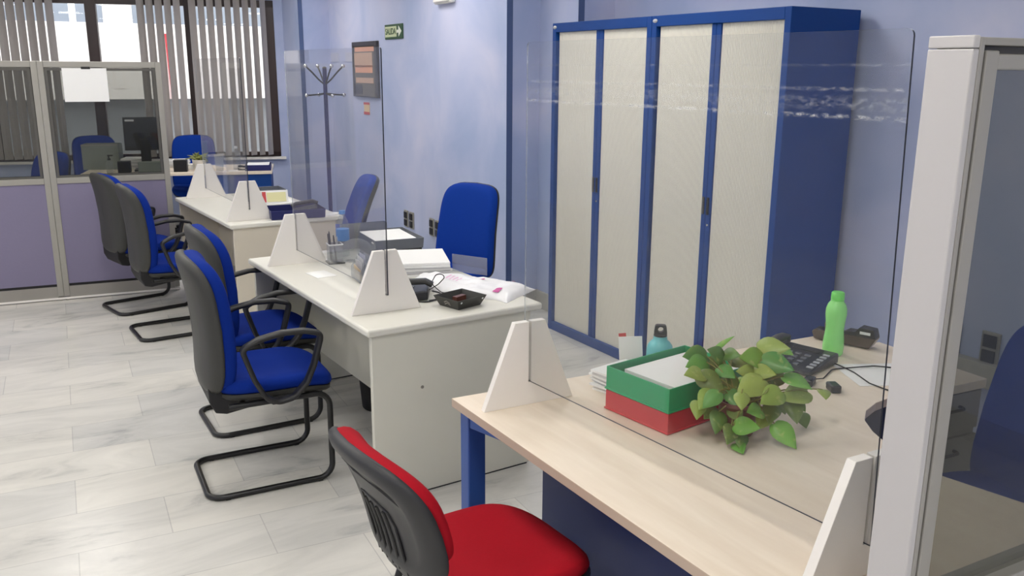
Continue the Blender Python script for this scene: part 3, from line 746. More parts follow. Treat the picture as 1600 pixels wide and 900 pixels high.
dup(vc, (0.775, 6.655, 0), R(11), 'blue visitor chair against the lilac partition, farthest of the four visitor chairs')

# ------------------------------------------------------------------ task chairs
def task_chair(label, loc, rz):
    t = thing('task_chair', label, 'chair', loc, rz, 'blue task chairs behind the desks')
    b = MB(); b.lathe([(0.03, 0.055), (0.04, 0.06), (0.04, 0.10), (0.03, 0.12), (0.026, 0.13), (0.026, 0.27), (0.02, 0.275), (0.018, 0.40)], 18); b.build('column', 'black', t, smooth=40)
    for k in range(5):
        a = 2 * PI * k / 5 + 0.3; m = Matrix.Rotation(a, 4, 'Z')
        b = MB(); b.tube([m @ Vector(p) for p in ((0.03, 0, 0.095), (0.15, 0, 0.085), (0.28, 0, 0.068))], [0.024, 0.02, 0.016], 10); lg = b.build('base_leg', 'black', t, smooth=50)
        b = MB()
        for s in (-1, 1): b.lathe([(0.008, -0.009), (0.024, -0.008), (0.027, 0), (0.024, 0.008), (0.008, 0.009)], 14, mtx=m @ Matrix.Translation((0.285, s * 0.017, 0.0275)) @ Matrix.Rotation(PI / 2, 4, 'X'))
        b.tube([m @ Vector((0.28, 0, 0.03)), m @ Vector((0.28, 0, 0.07))], 0.007, 8)
        b.build('castor', 'softblack', lg, smooth=40)
    b = MB(); b.box(-0.13, 0.13, -0.09, 0.09, 0.395, 0.43); b.build('mechanism', 'black', t, bevel=0.01)
    o = superellipse(0.49, 0.47, 3.8, 44, top=0.95, bot=0.9)
    def sm(u, v, tt):
        fr = max(0, (v - 0.06) / 0.17); return (v + 0.01, u, 0.44 + tt - 0.03 * fr ** 2 + 0.015 * (u / 0.24) ** 2)
    b = MB(); b.pad(o, [(0.03, 0.0), (0.012, 0.005), (0.003, 0.018), (0.0, 0.034), (0.004, 0.05), (0.014, 0.062), (0.035, 0.068)], sm); b.build('seat_cushion', 'deepblue_fab', t, smooth=70)
    b = MB(); b.pad([(u * 0.96, v * 0.96) for u, v in o], [(0.05, -0.025), (0.012, -0.015), (0.0, 0.0), (0.0, 0.01)], sm); b.build('seat_shell', 'black', t, smooth=60)
    H0, H1 = 0.44, 1.01; hh = H1 - H0
    def bm_(off):
        def fn(u, v, tt):
            z = H0 + hh / 2 + v; k = (z - H0) / hh
            x = -0.20 - 0.085 * k + 0.02 * math.sin(k * PI) + 0.03 * (u / 0.23) ** 2
            return (x + off + tt, u, z - 0.018 * (u / 0.22) ** 2 * k ** 3)
        return fn
    ob = superellipse(0.465, hh, 6.0, 60, top=0.90, bot=1.0)
    b = MB(); b.pad(ob, [(0.0, -0.012), (0.0, 0.012), (0.004, 0.028), (0.014, 0.04), (0.04, 0.046)], bm_(0)); b.build('back_cushion', 'deepblue_fab', t, smooth=70)
    b = MB(); b.pad([(u * 1.015, v * 1.01) for u, v in ob], [(0.05, -0.032), (0.018, -0.027), (0.005, -0.016), (0.0, -0.005), (0.002, 0.004)], bm_(-0.014)); b.build('back_shell', 'black', t, smooth=70)
    b = MB(); b.tube(fillet([(-0.05, 0, 0.415), (-0.24, 0, 0.40), (-0.262, 0, 0.64)], 0.06, 6), 0, 12, sec=(0.035, 0.011), up=(0, 1, 0)); sp = b.build('spine', 'black', t, smooth=60)
    b = MB(); b.lathe([(0.012, 0), (0.026, 0.004), (0.028, 0.03), (0.02, 0.04)], 16, mtx=Matrix.Translation((-0.262, 0, 0.50)) @ Matrix.Rotation(-PI / 2, 4, 'Y')); b.build('knob', 'black', sp, smooth=40)
    return t
def face(v): return math.atan2(v[1], v[0])
tc = task_chair('blue high backed task chair behind the middle desk, beside the wall sockets', (2.43, 4.66, 0), face((-0.94, -0.34)))
c2 = dup(tc, (2.28, 6.33, 0), face((-0.98, 0.20)), 'blue task chair behind the farther desk, leaning back, seen from the side')
c3 = dup(tc, tuple(RD + Matrix.Rotation(RZ, 3, 'Z') @ Vector((-0.80, 0.80, 0))), face((-0.25, -0.97)), 'blue task chair behind the rear desk, its backrest against the blinds')
c4 = dup(tc, tuple(RD + Matrix.Rotation(RZ, 3, 'Z') @ Vector((-1.70, 0.90, 0))), face((0.1, -0.99)), 'dark blue chair back behind the grey box, seen through the partition pane')
c5 = dup(tc, (0.42, 8.15, 0), face((-0.9, -0.5)), 'dark blue chair behind the far left partition panel')
c6 = dup(tc, (2.34, 1.19, 0), face((-0.975, 0.221)), 'dark blue task chair at the right edge behind the tinted near partition')

for ch in children_of(c2):      # this one is tipped back
    if ch.name.startswith(('back_cushion', 'back_shell')):
        ch.rotation_euler = (0, R(-10), 0); ch.location = (0.45 * math.sin(R(10)), 0, 0.035 * -1)
# ------------------------------------------------------------------ red chair in front
t = thing('red_chair', 'red upholstered chair with a ribbed black plastic back, at the front of the near desk', 'chair', (1.06, 1.79, 0), R(2))
def rs(zb):
    def fn(u, v, tt):
        fr = max(0, (v - 0.06) / 0.17); return (v + 0.012, u, zb + tt - 0.028 * fr ** 2 + 0.022 * (u / 0.23) ** 2 - 0.006)
    return fn
o = superellipse(0.47, 0.46, 3.0, 48, top=0.9, bot=0.96)
b = MB(); b.pad(o, [(0.03, 0.0), (0.012, 0.004), (0.003, 0.014), (0.0, 0.028), (0.004, 0.042), (0.016, 0.052), (0.04, 0.056)], rs(0.425)); b.build('seat_cushion', 'red_fab', t, smooth=75)
b = MB(); b.pad([(u * 1.015, v * 1.015) for u, v in o], [(0.06, -0.03), (0.02, -0.026), (0.005, -0.014), (0.0, -0.002), (0.001, 0.012), (0.006, 0.014)], rs(0.425)); b.build('seat_shell', 'black', t, smooth=60)
H0, H1 = 0.565, 0.865; hh = H1 - H0
def rb(off):
    def fn(u, v, tt):
        z = H0 + hh / 2 + v; k = (z - 0.535) / 0.33
        x = -0.255 - 0.125 * k + 0.02 * math.sin(k * PI) + 0.055 * (u / 0.22) ** 2
        return (x + off + tt, u, z - 0.02 * (u / 0.22) ** 2)
    return fn
ob = superellipse(0.45, hh, 3.8, 56, top=0.94, bot=0.80)
b = MB(); b.pad(ob, [(0.0, -0.008), (0.0, 0.01), (0.005, 0.024), (0.018, 0.034), (0.05, 0.04)], rb(0)); b.build('back_cushion', 'red_fab', t, smooth=75)
S0, S1 = 0.515, 0.872; sh = S1 - S0        # the plastic shell reaches lower than the cushion
def rsx(off):
    def fn(u, v, tt):
        z = S0 + sh / 2 + v; k = (z - 0.535) / 0.33; kk = min(1, max(0, k))
        x = -0.255 - 0.125 * max(k, -0.35) + 0.02 * math.sin(kk * PI) + 0.055 * (u / 0.22) ** 2
        return (x + off + tt, u, z - 0.02 * (u / 0.22) ** 2)
    return fn
osh = superellipse(0.462, sh, 3.8, 60, top=0.94, bot=0.80)
b = MB(); b.pad(osh, [(0.062, -0.021), (0.05, -0.026), (0.038, -0.028), (0.018, -0.023), (0.005, -0.012), (0.0, 0.0), (0.002, 0.008)], rsx(-0.014)); bs = b.build('back_shell', 'shell_dark', t, smooth=60)
f_ = rsx(-0.014 - 0.0215)
def ridge(name, pts, r, m):
    b = MB(); b.tube([f_(u, v, 0) for u, v in pts], r, 8); b.build(name, m, bs, smooth=50)
ridge('back_groove', [(-0.150, 0.075), (-0.10, 0.098), (0, 0.105), (0.10, 0.098), (0.150, 0.075)], 0.0035, 'softblack')
ridge('back_groove', [(-0.078, -0.16), (-0.08, -0.02), (-0.07, 0.015), (-0.03, 0.028), (0.03, 0.028), (0.07, 0.015), (0.08, -0.02), (0.078, -0.16)], 0.0035, 'softblack')
for u in (-0.046, -0.015, 0.015, 0.046):
    ridge('rib', [(u, v) for v in (-0.155, -0.11, -0.06, -0.02, 0.005)], 0.005, 'black')
for s in (-1, 1):
    b = MB()
    if s < 0:      # plate that carries the back down to the seat
        b.prism([(-0.265, 0.60), (-0.262, 0.53), (-0.235, 0.45), (-0.19, 0.405), (-0.10, 0.395), (-0.10, 0.412), (-0.17, 0.425), (-0.215, 0.465), (-0.24, 0.53), (-0.245, 0.60)], -0.095, 0.095, axis='y'); b.build('back_plate', 'shell_dark', t, bevel=0.004, smooth=50); b = MB()
    pts = [(-0.262, s * 0.10, 0.56), (-0.25, s * 0.105, 0.50), (-0.225, s * 0.11, 0.445), (-0.18, s * 0.115, 0.418), (-0.10, s * 0.12, 0.405)]
    b.tube(fillet(pts, 0.05, 4), 0, 12, sec=(0.03, 0.009), up=(0, 1, 0)); b.build('back_bracket', 'black', t, smooth=60)
for s in (-1, 1):
    b = MB(); b.tube(fillet([(0.02, s * 0.20, 0.40), (0.17, s * 0.21, 0.40), (0.24, s * 0.235, 0.012)], 0.05, 5), 0.011, 10); b.build('leg', 'tube', t, smooth=50)
    b = MB(); b.tube(fillet([(0.0, s * 0.20, 0.40), (-0.15, s * 0.21, 0.40), (-0.27, s * 0.235, 0.012)], 0.05, 5), 0.011, 10); b.build('leg', 'tube', t, smooth=50)
    for x in (0.24, -0.27):
        b = MB(); b.lathe([(0.014, 0), (0.015, 0.012), (0.013, 0.02)], 12, (x, s * 0.235, 0)); b.build('foot', 'softblack', t)
b = MB(); b.tube([(0.10, -0.205, 0.40), (0.10, 0.205, 0.40)], 0.01, 8); b.tube([(-0.10, -0.205, 0.40), (-0.10, 0.205, 0.40)], 0.01, 8); b.build('seat_rail', 'tube', t)

# ------------------------------------------------------------------ small things: helpers
def open_tray(name, label, cat, loc, rz, sx, sy, h, m, wall=0.004, flare=0.0, z0=0.0, group=None, lip=0.0):
    """open box with real walls, base corner at local origin centre"""
    t = thing(name, label, cat, loc, rz, group)
    b = MB()
    def ring(g, z): return [(-sx / 2 - g, -sy / 2 - g, z), (sx / 2 + g, -sy / 2 - g, z), (sx / 2 + g, sy / 2 + g, z), (-sx / 2 - g, sy / 2 + g, z)]
    b.rings([ring(0, 0), ring(flare, h), ring(flare - wall, h), ring(-wall, wall)])
    o = b.build('tray_body', m, t, bevel=0.001)
    if lip:
        b = MB()
        b.rings([ring(0, 0.001), ring(lip, 0.002), ring(lip, 0.006), ring(0, 0.007)], cap0=False, cap1=False); b.build('foot_lip', m, t)
    return t
def paper_stack(name, label, loc, rz, sx, sy, n, h, m='paper', jitter=0.006, curl=0.0, group=None, cat='papers', twist=4):
    t = thing(name, label, cat, loc, rz, group)
    z = 0
    for i in range(n):
        b = MB(); dh = h / n
        mt = Matrix.Translation((random.uniform(-jitter, jitter), random.uniform(-jitter, jitter), z)) @ Matrix.Rotation(R(random.uniform(-twist, twist)), 4, 'Z')
        N = 8; top = []; bot = []
        for k in range(N + 1):
            u = -sx / 2 + sx * k / N; zz = curl * ((k / N) ** 3) * (i + 1) / n
            top.append((u, dh * 0.86 + zz)); bot.append((u, zz))
        b.prism(bot + top[::-1], -sy / 2, sy / 2, axis='y', mtx=mt)
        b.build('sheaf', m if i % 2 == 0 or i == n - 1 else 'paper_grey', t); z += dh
    return t
def flat_sheet(label, loc, rz, sx, sy, m='paper', cat='paper', name='paper_sheet', curl=0.0):
    b = MB(); N = 8
    top = []; bot = []
    for k in range(N + 1):
        u = -sx / 2 + sx * k / N; z = curl * (abs(k / N - 0.5) * 2) ** 2
        top.append((u, z + 0.001)); bot.append((u, z))
    b.prism(bot + top[::-1], -sy / 2, sy / 2, axis='y')
    o = b.build(name, m); o.location = loc; o.rotation_euler = (0, 0, rz)
    return tag(o, label, cat)
def cable(label, pts, r=0.0022, name='cable', r_f=0.03):
    b = MB(); b.tube(fillet(pts, r_f, 5), r, 8)
    return tag(b.build(name, 'softblack', smooth=60), label, 'cable')
T0 = DZ + 0.0005

# ------------------------------------------------------------------ on the near desk
gz = R(5.5); gc = Vector((1.692, 1.795, T0))
t = open_tray('letter_tray', 'red plastic letter tray under the green one on the near desk', 'letter tray', gc, gz, 0.335, 0.245, 0.060, 'red_tray', lip=0.003, group='stacked letter trays')
t = open_tray('letter_tray', 'green plastic letter tray with a white sheet in it, stacked on the red one', 'letter tray', gc + Vector((0, 0, 0.061)), gz, 0.335, 0.245, 0.071, 'green_tray', lip=0.003, group='stacked letter trays')
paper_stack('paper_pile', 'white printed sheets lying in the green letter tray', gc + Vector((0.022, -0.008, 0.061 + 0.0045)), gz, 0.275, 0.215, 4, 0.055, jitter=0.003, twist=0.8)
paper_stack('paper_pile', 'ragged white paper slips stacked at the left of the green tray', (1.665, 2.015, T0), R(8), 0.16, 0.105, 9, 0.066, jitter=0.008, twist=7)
# upright cards
b = MB(); b.box(-0.038, 0.038, -0.0015, 0.0015, 0, 0.128)
o = b.build('leaflet', 'paper'); o.location = (1.772, 2.095, T0); o.rotation_euler = (R(0), R(-4), R(-38)); tag(o, 'white leaflet standing upright left of the turquoise bottle', 'leaflet')
b = MB(); b.box(-0.012, 0.012, -0.0015, 0.0015, 0, 0.138)
o = b.build('leaflet', 'red_print'); o.location = (1.762, 2.108, T0); o.rotation_euler = (0, R(-8), R(-38)); tag(o, 'thin red leaflet peeking up behind the white leaflet', 'leaflet')
# turquoise bottle
t = thing('drink_bottle', 'turquoise metal bottle with a black loop cap behind the green tray', 'bottle', (1.835, 2.035, T0), R(-38))
b = MB(); b.lathe([(0.0, 0), (0.038, 0.0), (0.0425, 0.005), (0.0425, 0.092), (0.039, 0.106), (0.030, 0.118), (0.023, 0.124), (0.0215, 0.136), (0.0, 0.136)], 36); b.build('body', 'cyan', t, smooth=50)
b = MB(); b.lathe([(0.0, 0.1362), (0.0215, 0.1362), (0.0215, 0.142), (0.0, 0.142)], 28); cp = b.build('cap', 'black', t, bevel=0.001, smooth=40)
b = MB()
outer = [(-0.0215, 0.1415), (0.0215, 0.1415), (0.0175, 0.171), (0.013, 0.174), (-0.013, 0.174), (-0.0175, 0.171)]
hole = [(0.009 * math.cos(a), 0.159 + 0.009 * math.sin(a)) for a in [2 * PI * k / 24 for k in range(24)]]
# ring plate: bridge outer outline (resampled) to the hole
def resample(poly, n, c):
    out = []
    for k in range(n):
        a = 2 * PI * k / n; d = Vector((math.cos(a), math.sin(a))); best = None
        for i in range(len(poly)):
            p, q = Vector(poly[i]) - Vector(c), Vector(poly[(i + 1) % len(poly)]) - Vector(c); e = q - p
            den = d.x * e.y - d.y * e.x
            if abs(den) < 1e-9: continue
            s_ = (p.x * e.y - p.y * e.x) / den; u_ = (p.x * d.y - p.y * d.x) / den
            if s_ > 0 and -1e-6 <= u_ <= 1 + 1e-6: best = s_ if best is None else min(best, s_)
        out.append((c[0] + d.x * best, c[1] + d.y * best))
    return out
oo = resample(outer, 24, (0, 0.159))
rg = []
for y, src in ((-0.009, hole), (-0.009, oo), (0.009, oo), (0.009, hole)): rg.append([(p[0], y, p[1]) for p in src])
b.rings(rg, closed=True); b.build('loop', 'black', cp, smooth=40)
# desk telephone
t = thing('desk_telephone', 'black desk telephone with keypad behind the plant', 'telephone', (2.315, 1.90, T0), R(12))
ph = Matrix.Rotation(R(-0), 4, 'Z')
b = MB(); b.prism([(-0.10, 0.004), (-0.10, 0.016), (0.085, 0.042), (0.10, 0.039), (0.10, 0.004)], -0.115, 0.115, axis='y'); bd = b.build('body', 'phone', t, bevel=0.008, seg=3, smooth=50)
SL = math.atan2(0.026, 0.185)
def slope(x, y, lift=0.0): return Vector((x, y, 0.016 + (x + 0.10) * math.tan(SL) + lift))
for i in range(4):
    for j in range(3):
        b = MB(); b.obox(slope(-0.062 + i * 0.026, -0.045 + j * 0.034, 0.001), (0.014, 0.02, 0.006), 0, -SL); b.build('key', 'key', t, bevel=0.002)
for i in range(6):
    b = MB(); b.obox(slope(-0.062 + i * 0.022, -0.095, 0.001), (0.011, 0.022, 0.005), 0, -SL); b.build('memory_key', 'lightkey', t, bevel=0.001)
b = MB(); b.obox(slope(0.066, -0.02, 0.0008), (0.03, 0.10, 0.004), 0, -SL); b.build('display', 'monitor', t, bevel=0.001)
hp = [slope(-0.095, 0.083, 0.013), slope(-0.06, 0.083, 0.020), slope(0.0, 0.083, 0.022), slope(0.06, 0.083, 0.020), slope(0.095, 0.083, 0.013)]
b = MB(); b.tube(hp, 0, 12, sec=(0.021, 0.011), up=(0, 1, 0))
for x in (-0.082, 0.082): b.lathe([(0.021, -0.012), (0.025, -0.006), (0.023, 0.006), (0.016, 0.010)], 18, mtx=Matrix.Translation(slope(x, 0.083, 0.009)) @ Matrix.Rotation(-SL, 4, 'Y'))
b.build('handset', 'phone', t, smooth=60)
cable('black telephone cable running right across the near desk to the white sheet', [(2.405, 1.80, T0 + 0.012), (2.42, 1.775, T0 + 0.0035), (2.405, 1.72, T0 + 0.0035), (2.36, 1.63, T0 + 0.0035), (2.355, 1.56, T0 + 0.0035), (2.37, 1.528, T0 + 0.0035)])
cable('black cable curling from the small adapter toward the white sheet', [(2.205, 1.735, T0 + 0.012), (2.27, 1.735, T0 + 0.0035), (2.37, 1.78, T0 + 0.0035), (2.44, 1.745, T0 + 0.008), (2.52, 1.73, T0 + 0.0035), (2.58, 1.66, T0 + 0.0035)])
# lime bottle
t = thing('drink_bottle', 'lime green plastic bottle standing at the end of the near desk', 'bottle', (2.512, 1.893, T0), R(0))
b = MB(); b.lathe([(0.0, 0), (0.030, 0.0), (0.0345, 0.006), (0.036, 0.03), (0.034, 0.06), (0.031, 0.085), (0.0305, 0.1), (0.0325, 0.12), (0.0355, 0.145), (0.035, 0.165), (0.030, 0.182), (0.0225, 0.192), (0.0215, 0.196), (0.0, 0.196)], 40); b.build('body', 'green_bottle', t, smooth=60)
b = MB(); b.lathe([(0.0, 0.1962), (0.0225, 0.1962), (0.0225, 0.2), (0.0215, 0.201), (0.0225, 0.203), (0.022, 0.222), (0.019, 0.2255), (0.0, 0.2255)], 32); c = b.build('cap', 'green_cap', t, smooth=40)
b = MB(); b.obox((-0.013, -0.0185, 0.207), (0.008, 0.006, 0.010), R(36)); b.build('cap_tab', 'green_cap', c, bevel=0.001)
# tape dispenser
t = thing('tape_dispenser', 'black and smoked desk tape dispenser behind the lime bottle', 'tape dispenser', (2.66, 1.945, T0), R(-72))
b = MB(); b.prism([(-0.115, 0.004), (0.085, 0.004), (0.10, 0.03), (0.105, 0.042), (-0.115, 0.040), (-0.125, 0.03)], -0.028, 0.028, axis='y'); b.build('base', 'smoke', t, bevel=0.004, seg=2)
b = MB(); b.prism([(-0.115, 0.0402), (-0.02, 0.0425), (0.0, 0.055), (0.03, 0.055), (0.045, 0.075), (0.095, 0.072), (0.104, 0.0425), (-0.02, 0.0405)], -0.024, 0.024, axis='y'); b.build('holder', 'black', t, bevel=0.004, seg=2)
b = MB(); b.lathe([(0.014, -0.012), (0.03, -0.012), (0.03, 0.012), (0.014, 0.012)], 28, mtx=Matrix.Translation((-0.055, 0, 0.060)) @ Matrix.Rotation(PI / 2, 4, 'X')); b.build('tape_roll', 'smoke', t, smooth=40)
b = MB(); b.box(0.048, 0.085, -0.0248, -0.0243, 0.052, 0.062); b.build('white_label', 'label', t)
# adapters near the plant
for i, (x, y, rz, l) in enumerate(((2.195, 1.728, 25, 'small black plug adapter right of the plant, farther one'), (2.215, 1.655, 60, 'small black plug adapter right of the plant, nearer one'))):
    t = thing('plug_adapter', l, 'adapter', (x, y, T0), R(rz), 'plug adapters by the plant')
    b = MB(); b.box(-0.032, 0.02, -0.016, 0.016, 0.0, 0.024); b.build('body', 'phone', t, bevel=0.005, seg=2, smooth=50)
    b = MB(); b.box(0.0205, 0.034, -0.010, -0.006, 0.008, 0.014); b.box(0.0205, 0.034, 0.006, 0.010, 0.008, 0.014); b.build('prongs', 'silver', t)
flat_sheet('white paper sheet on the near desk beside the grey post', (2.50, 1.655, T0), R(62), 0.21, 0.30)
flat_sheet('crumpled white paper edge seen low through the near partition pane', (1.36, 0.80, T0), R(20), 0.20, 0.05, curl=0.006)

# ------------------------------------------------------------------ the pothos plant
LEAVES = [(1.738, 1.702, 0.93, 1.752, 1.65, 0.99, 2), (1.712, 1.703, 0.92, 1.623, 1.703, 0.935, 1), (1.689, 1.679, 0.912, 1.608, 1.671, 0.919, 1), (1.651, 1.648, 0.892, 1.576, 1.64, 0.913, 3), (1.745, 1.668, 0.911, 1.676, 1.664, 0.957, 1), (1.753, 1.679, 0.925, 1.756, 1.62, 0.938, 1), (1.836, 1.632, 0.942, 1.877, 1.551, 0.958, 4), (1.825, 1.597, 0.922, 1.735, 1.599, 0.943, 2), (1.806, 1.586, 0.927, 1.841, 1.5, 0.915, 1), (1.64, 1.656, 0.894, 1.659, 1.574, 0.864, 0), (1.75, 1.527, 0.896, 1.65, 1.522, 0.874, 4), (1.779, 1.489, 0.87, 1.693, 1.478, 0.858, 3), (1.836, 1.532, 0.889, 1.86, 1.452, 0.876, 2), (1.902, 1.5, 0.841, 1.802, 1.502, 0.84, 4), (1.637, 1.6, 0.862, 1.568, 1.574, 0.835, 3), (1.61, 1.62, 0.832, 1.567, 1.579, 0.808, 3), (1.638, 1.572, 0.813, 1.592, 1.53, 0.777, 0), (1.677, 1.563, 0.823, 1.657, 1.509, 0.802, 0), (1.647, 1.523, 0.789, 1.669, 1.453, 0.803, 2), (1.721, 1.499, 0.823, 1.655, 1.485, 0.841, 2), (1.779, 1.513, 0.827, 1.727, 1.475, 0.795, 0), (1.846, 1.507, 0.825, 1.814, 1.454, 0.785, 0), (1.866, 1.515, 0.814, 1.852, 1.462, 0.809, 0), (1.754, 1.48, 0.786, 1.758, 1.404, 0.745, 2), (1.664, 1.519, 0.769, 1.63, 1.472, 0.745, 0), (1.642, 1.506, 0.745, 1.615, 1.457, 0.745, 2), (1.649, 1.533, 0.785, 1.601, 1.495, 0.759, 0), (1.787, 1.572, 0.881, 1.703, 1.575, 0.919, 4), (1.701, 1.645, 0.904, 1.702, 1.581, 0.895, 1), (1.77, 1.588, 0.898, 1.789, 1.518, 0.909, 4), (1.688, 1.591, 0.859, 1.67, 1.534, 0.832, 1), (1.763, 1.516, 0.802, 1.702, 1.487, 0.784, 4), (1.954, 1.493, 0.84, 1.921, 1.451, 0.837, 4), (1.903, 1.623, 0.93, 1.905, 1.562, 0.933, 2), (1.767, 1.698, 0.892, 1.688, 1.685, 0.891, 0), (1.785, 1.677, 0.905, 1.791, 1.612, 0.903, 0), (1.824, 1.596, 0.877, 1.797, 1.542, 0.84, 0), (1.714, 1.612, 0.82, 1.659, 1.578, 0.793, 0), (1.859, 1.566, 0.806, 1.836, 1.514, 0.786, 0), (1.778, 1.599, 0.829, 1.735, 1.555, 0.794, 0), (1.83, 1.641, 0.915, 1.822, 1.58, 0.9, 1), (1.882, 1.585, 0.878, 1.817, 1.557, 0.852, 0), (1.679, 1.628, 0.799, 1.618, 1.602, 0.788, 3), (1.918, 1.529, 0.764, 1.887, 1.482, 0.746, 0), (1.721, 1.626, 0.884, 1.687, 1.575, 0.845, 0)]
pc = Vector((1.715, 1.575, T0))
t = thing('potted_plant', 'variegated pothos plant spilling over its pot beside the trays', 'plant', pc)
b = MB(); b.lathe([(0.0, 0), (0.040, 0.0), (0.043, 0.004), (0.055, 0.085), (0.058, 0.088), (0.058, 0.098), (0.053, 0.098), (0.051, 0.082), (0.0, 0.082)], 32); b.build('pot', 'pot', t, smooth=40)
b = MB(); b.lathe([(0.0, 0.0825), (0.0495, 0.0825), (0.048, 0.0905), (0.0, 0.094)], 24); b.build('soil', 'soil', t, smooth=60)
lb = MB(); tone_vals = []
sb = MB()
lay = lb.bm.verts.layers.float.new('tone')
def add_leaf(base, tip, tone, k):
    base, tip = Vector(base), Vector(tip); ax = tip - base; L = ax.length
    if L < 1e-4: return
    ax.normalize()
    view = (Vector((random.uniform(-0.5, 0.5), -0.9 + random.uniform(-0.3, 0.3), 1.1)) + Vector((-0.6, 0, 0))).normalized()
    side = ax.cross(view).normalized(); nrm = side.cross(ax).normalized()
    wmax = L * (0.36 if k else 0.13)
    rows = []
    prof = [(0.0, 0.0), (-0.04, 0.22), (-0.03, 0.45), (0.06, 0.72), (0.18, 0.92), (0.32, 1.0), (0.48, 0.92), (0.64, 0.7), (0.8, 0.42), (0.92, 0.16), (1.0, 0.0)]
    cl, cr_, mid = [], [], []
    bend = random.uniform(0.03, 0.14)
    for s_, w_ in prof:
        drop = -bend * L * s_ * s_
        m_ = base + ax * (max(s_, 0.0 if w_ < 0.5 else s_) * L) + nrm * drop
        e = base + ax * (s_ * L) + nrm * (drop + 0.16 * w_ * wmax)
        mid.append(base + ax * (max(s_, 0) * L) + nrm * drop); cl.append(e + side * w_ * wmax); cr_.append(e - side * w_ * wmax)
    def clampz(v): v = v - pc; v.z = max(v.z, 0.0015); return v
    for thick in (0,):
        vm = [lb.bm.verts.new(clampz(v)) for v in mid]; vl = [None] + [lb.bm.verts.new(clampz(v)) for v in cl[1:-1]] + [None]; vr = [None] + [lb.bm.verts.new(clampz(v)) for v in cr_[1:-1]] + [None]
        tn = tone + random.uniform(-0.1, 0.1)
        for v in vm + vl + vr:
            if v is not None: v[lay] = min(1, max(0, tn))
        n = len(prof)
        for arr in (vl, vr):
            for i in range(n - 1):
                q = [vm[i], vm[i + 1], arr[i + 1], arr[i]]
                q = [z for z in q if z is not None]
                if len(q) >= 3:
                    try: lb.bm.faces.new(q)
                    except ValueError: pass
    # petiole from the pot
    top = pc + Vector((random.uniform(-0.03, 0.03), random.uniform(-0.03, 0.03), 0.09))
    md = (top + base) / 2 + Vector((random.uniform(-0.015, 0.015), random.uniform(-0.015, 0.015), 0.035))
    pts = [top.lerp(md, f) * (1 - f) + md.lerp(base, f) * f for f in (0, 0.2, 0.4, 0.6, 0.8, 1.0)]
    for p in pts: p.z = max(p.z, T0 + 0.004)
    sb.tube([p - pc for p in pts], 0.0019, 6)
for i, (x0, y0, z0, x1, y1, z1, tn) in enumerate(LEAVES):
    add_leaf((x0, y0, z0), (x1, y1, z1), tn / 4.0, 0 if i == 0 else 1)
for i in range(5):       # inner and rear leaves the photo only hints at
    a = random.uniform(0, 2 * PI); r_ = random.uniform(0.03, 0.12); z = random.uniform(0.06, 0.17)
    b0 = pc + Vector((r_ * math.cos(a), r_ * math.sin(a), z)); d = Vector((math.cos(a), math.sin(a), random.uniform(-0.6, 0.2)))
    add_leaf(b0, b0 + d * random.uniform(0.04, 0.065), random.choice((0, 0, 0.25, 0.5, 0.75)), 1)
lf = lb.build('foliage', 'leaf', t, smooth=0)
lf.data.shade_smooth()
so = lf.modifiers.new('thickness', 'SOLIDIFY'); so.thickness = 0.0008
sb.build('stems', 'stem', t, smooth=60)

# ------------------------------------------------------------------ on the middle desk
t = thing('pen_holder', 'small clear pen holder with pens on the middle desk', 'pen holder', (1.555, 4.195, T0), R(-8))
b = MB(); q = 0.034; b.box(-0.042, 0.042, -0.042, 0.042, 0, 0.008); b.build('base', 'black', t, bevel=0.002)
b = MB()
def sq(s_, z): return [(-s_, -s_, z), (s_, -s_, z), (s_, s_, z), (-s_, s_, z)]
b.rings([sq(q, 0.0085), sq(q, 0.10), sq(q - 0.003, 0.10), sq(q - 0.003, 0.011)]); b.build('cup', 'clear_grey', t)
b = MB(); b.rings([sq(q + 0.001, 0.094), sq(q + 0.003, 0.097), sq(q + 0.003, 0.1005), sq(q - 0.0005, 0.1015)], cap0=False, cap1=False); b.build('rim', 'label', t)
for i, (x, y, tx, ty, h, m) in enumerate(((-0.02, 0.0, -0.03, 0.01, 0.14, 'black'), (-0.012, 0.012, -0.02, 0.02, 0.15, 'phone'), (0.0, -0.015, -0.012, -0.02, 0.135, 'monitor'), (0.012, 0.01, 0.02, 0.018, 0.12, 'silver'))):
    o = MB(); o.tube([(x, y, 0), (x + (tx - x) * 0.9, y + (ty - y) * 0.9, h * 0.9), (tx, ty, h)], [0.0042, 0.0042, 0.0025], 10)
    o = o.build('pen', m, smooth=40); o.location = (1.555, 4.195, T0 + 0.0118); tag(o, ('black pen leaning left in the clear pen holder', 'dark grey pen, tallest in the clear pen holder', 'dark short pen nearest in the clear pen holder', 'silver pen at the right in the clear pen holder')[i], 'pen', 'pens in the holder')
# water bottle
t = thing('water_bottle', 'clear water bottle with a blue cap and blue label on the middle desk', 'bottle', (1.655, 4.335, T0))
b = MB(); b.lathe([(0.0, 0.0), (0.030, 0), (0.033, 0.006), (0.0335, 0.06), (0.0325, 0.07), (0.0335, 0.08), (0.0335, 0.15), (0.032, 0.165), (0.027, 0.19), (0.018, 0.208), (0.0145, 0.214), (0.0145, 0.224), (0, 0.224)], 32); b.build('body', 'clear', t, smooth=60)
b = MB(); b.lathe([(0.0339, 0.084), (0.0342, 0.086), (0.0342, 0.144), (0.0339, 0.146)], 32); b.build('label_band', 'water_label', t, smooth=60)
b = MB(); b.lathe([(0, 0.2242), (0.0165, 0.2242), (0.0165, 0.24), (0.015, 0.243), (0, 0.243)], 24); b.build('cap', 'water_cap', t, smooth=40)
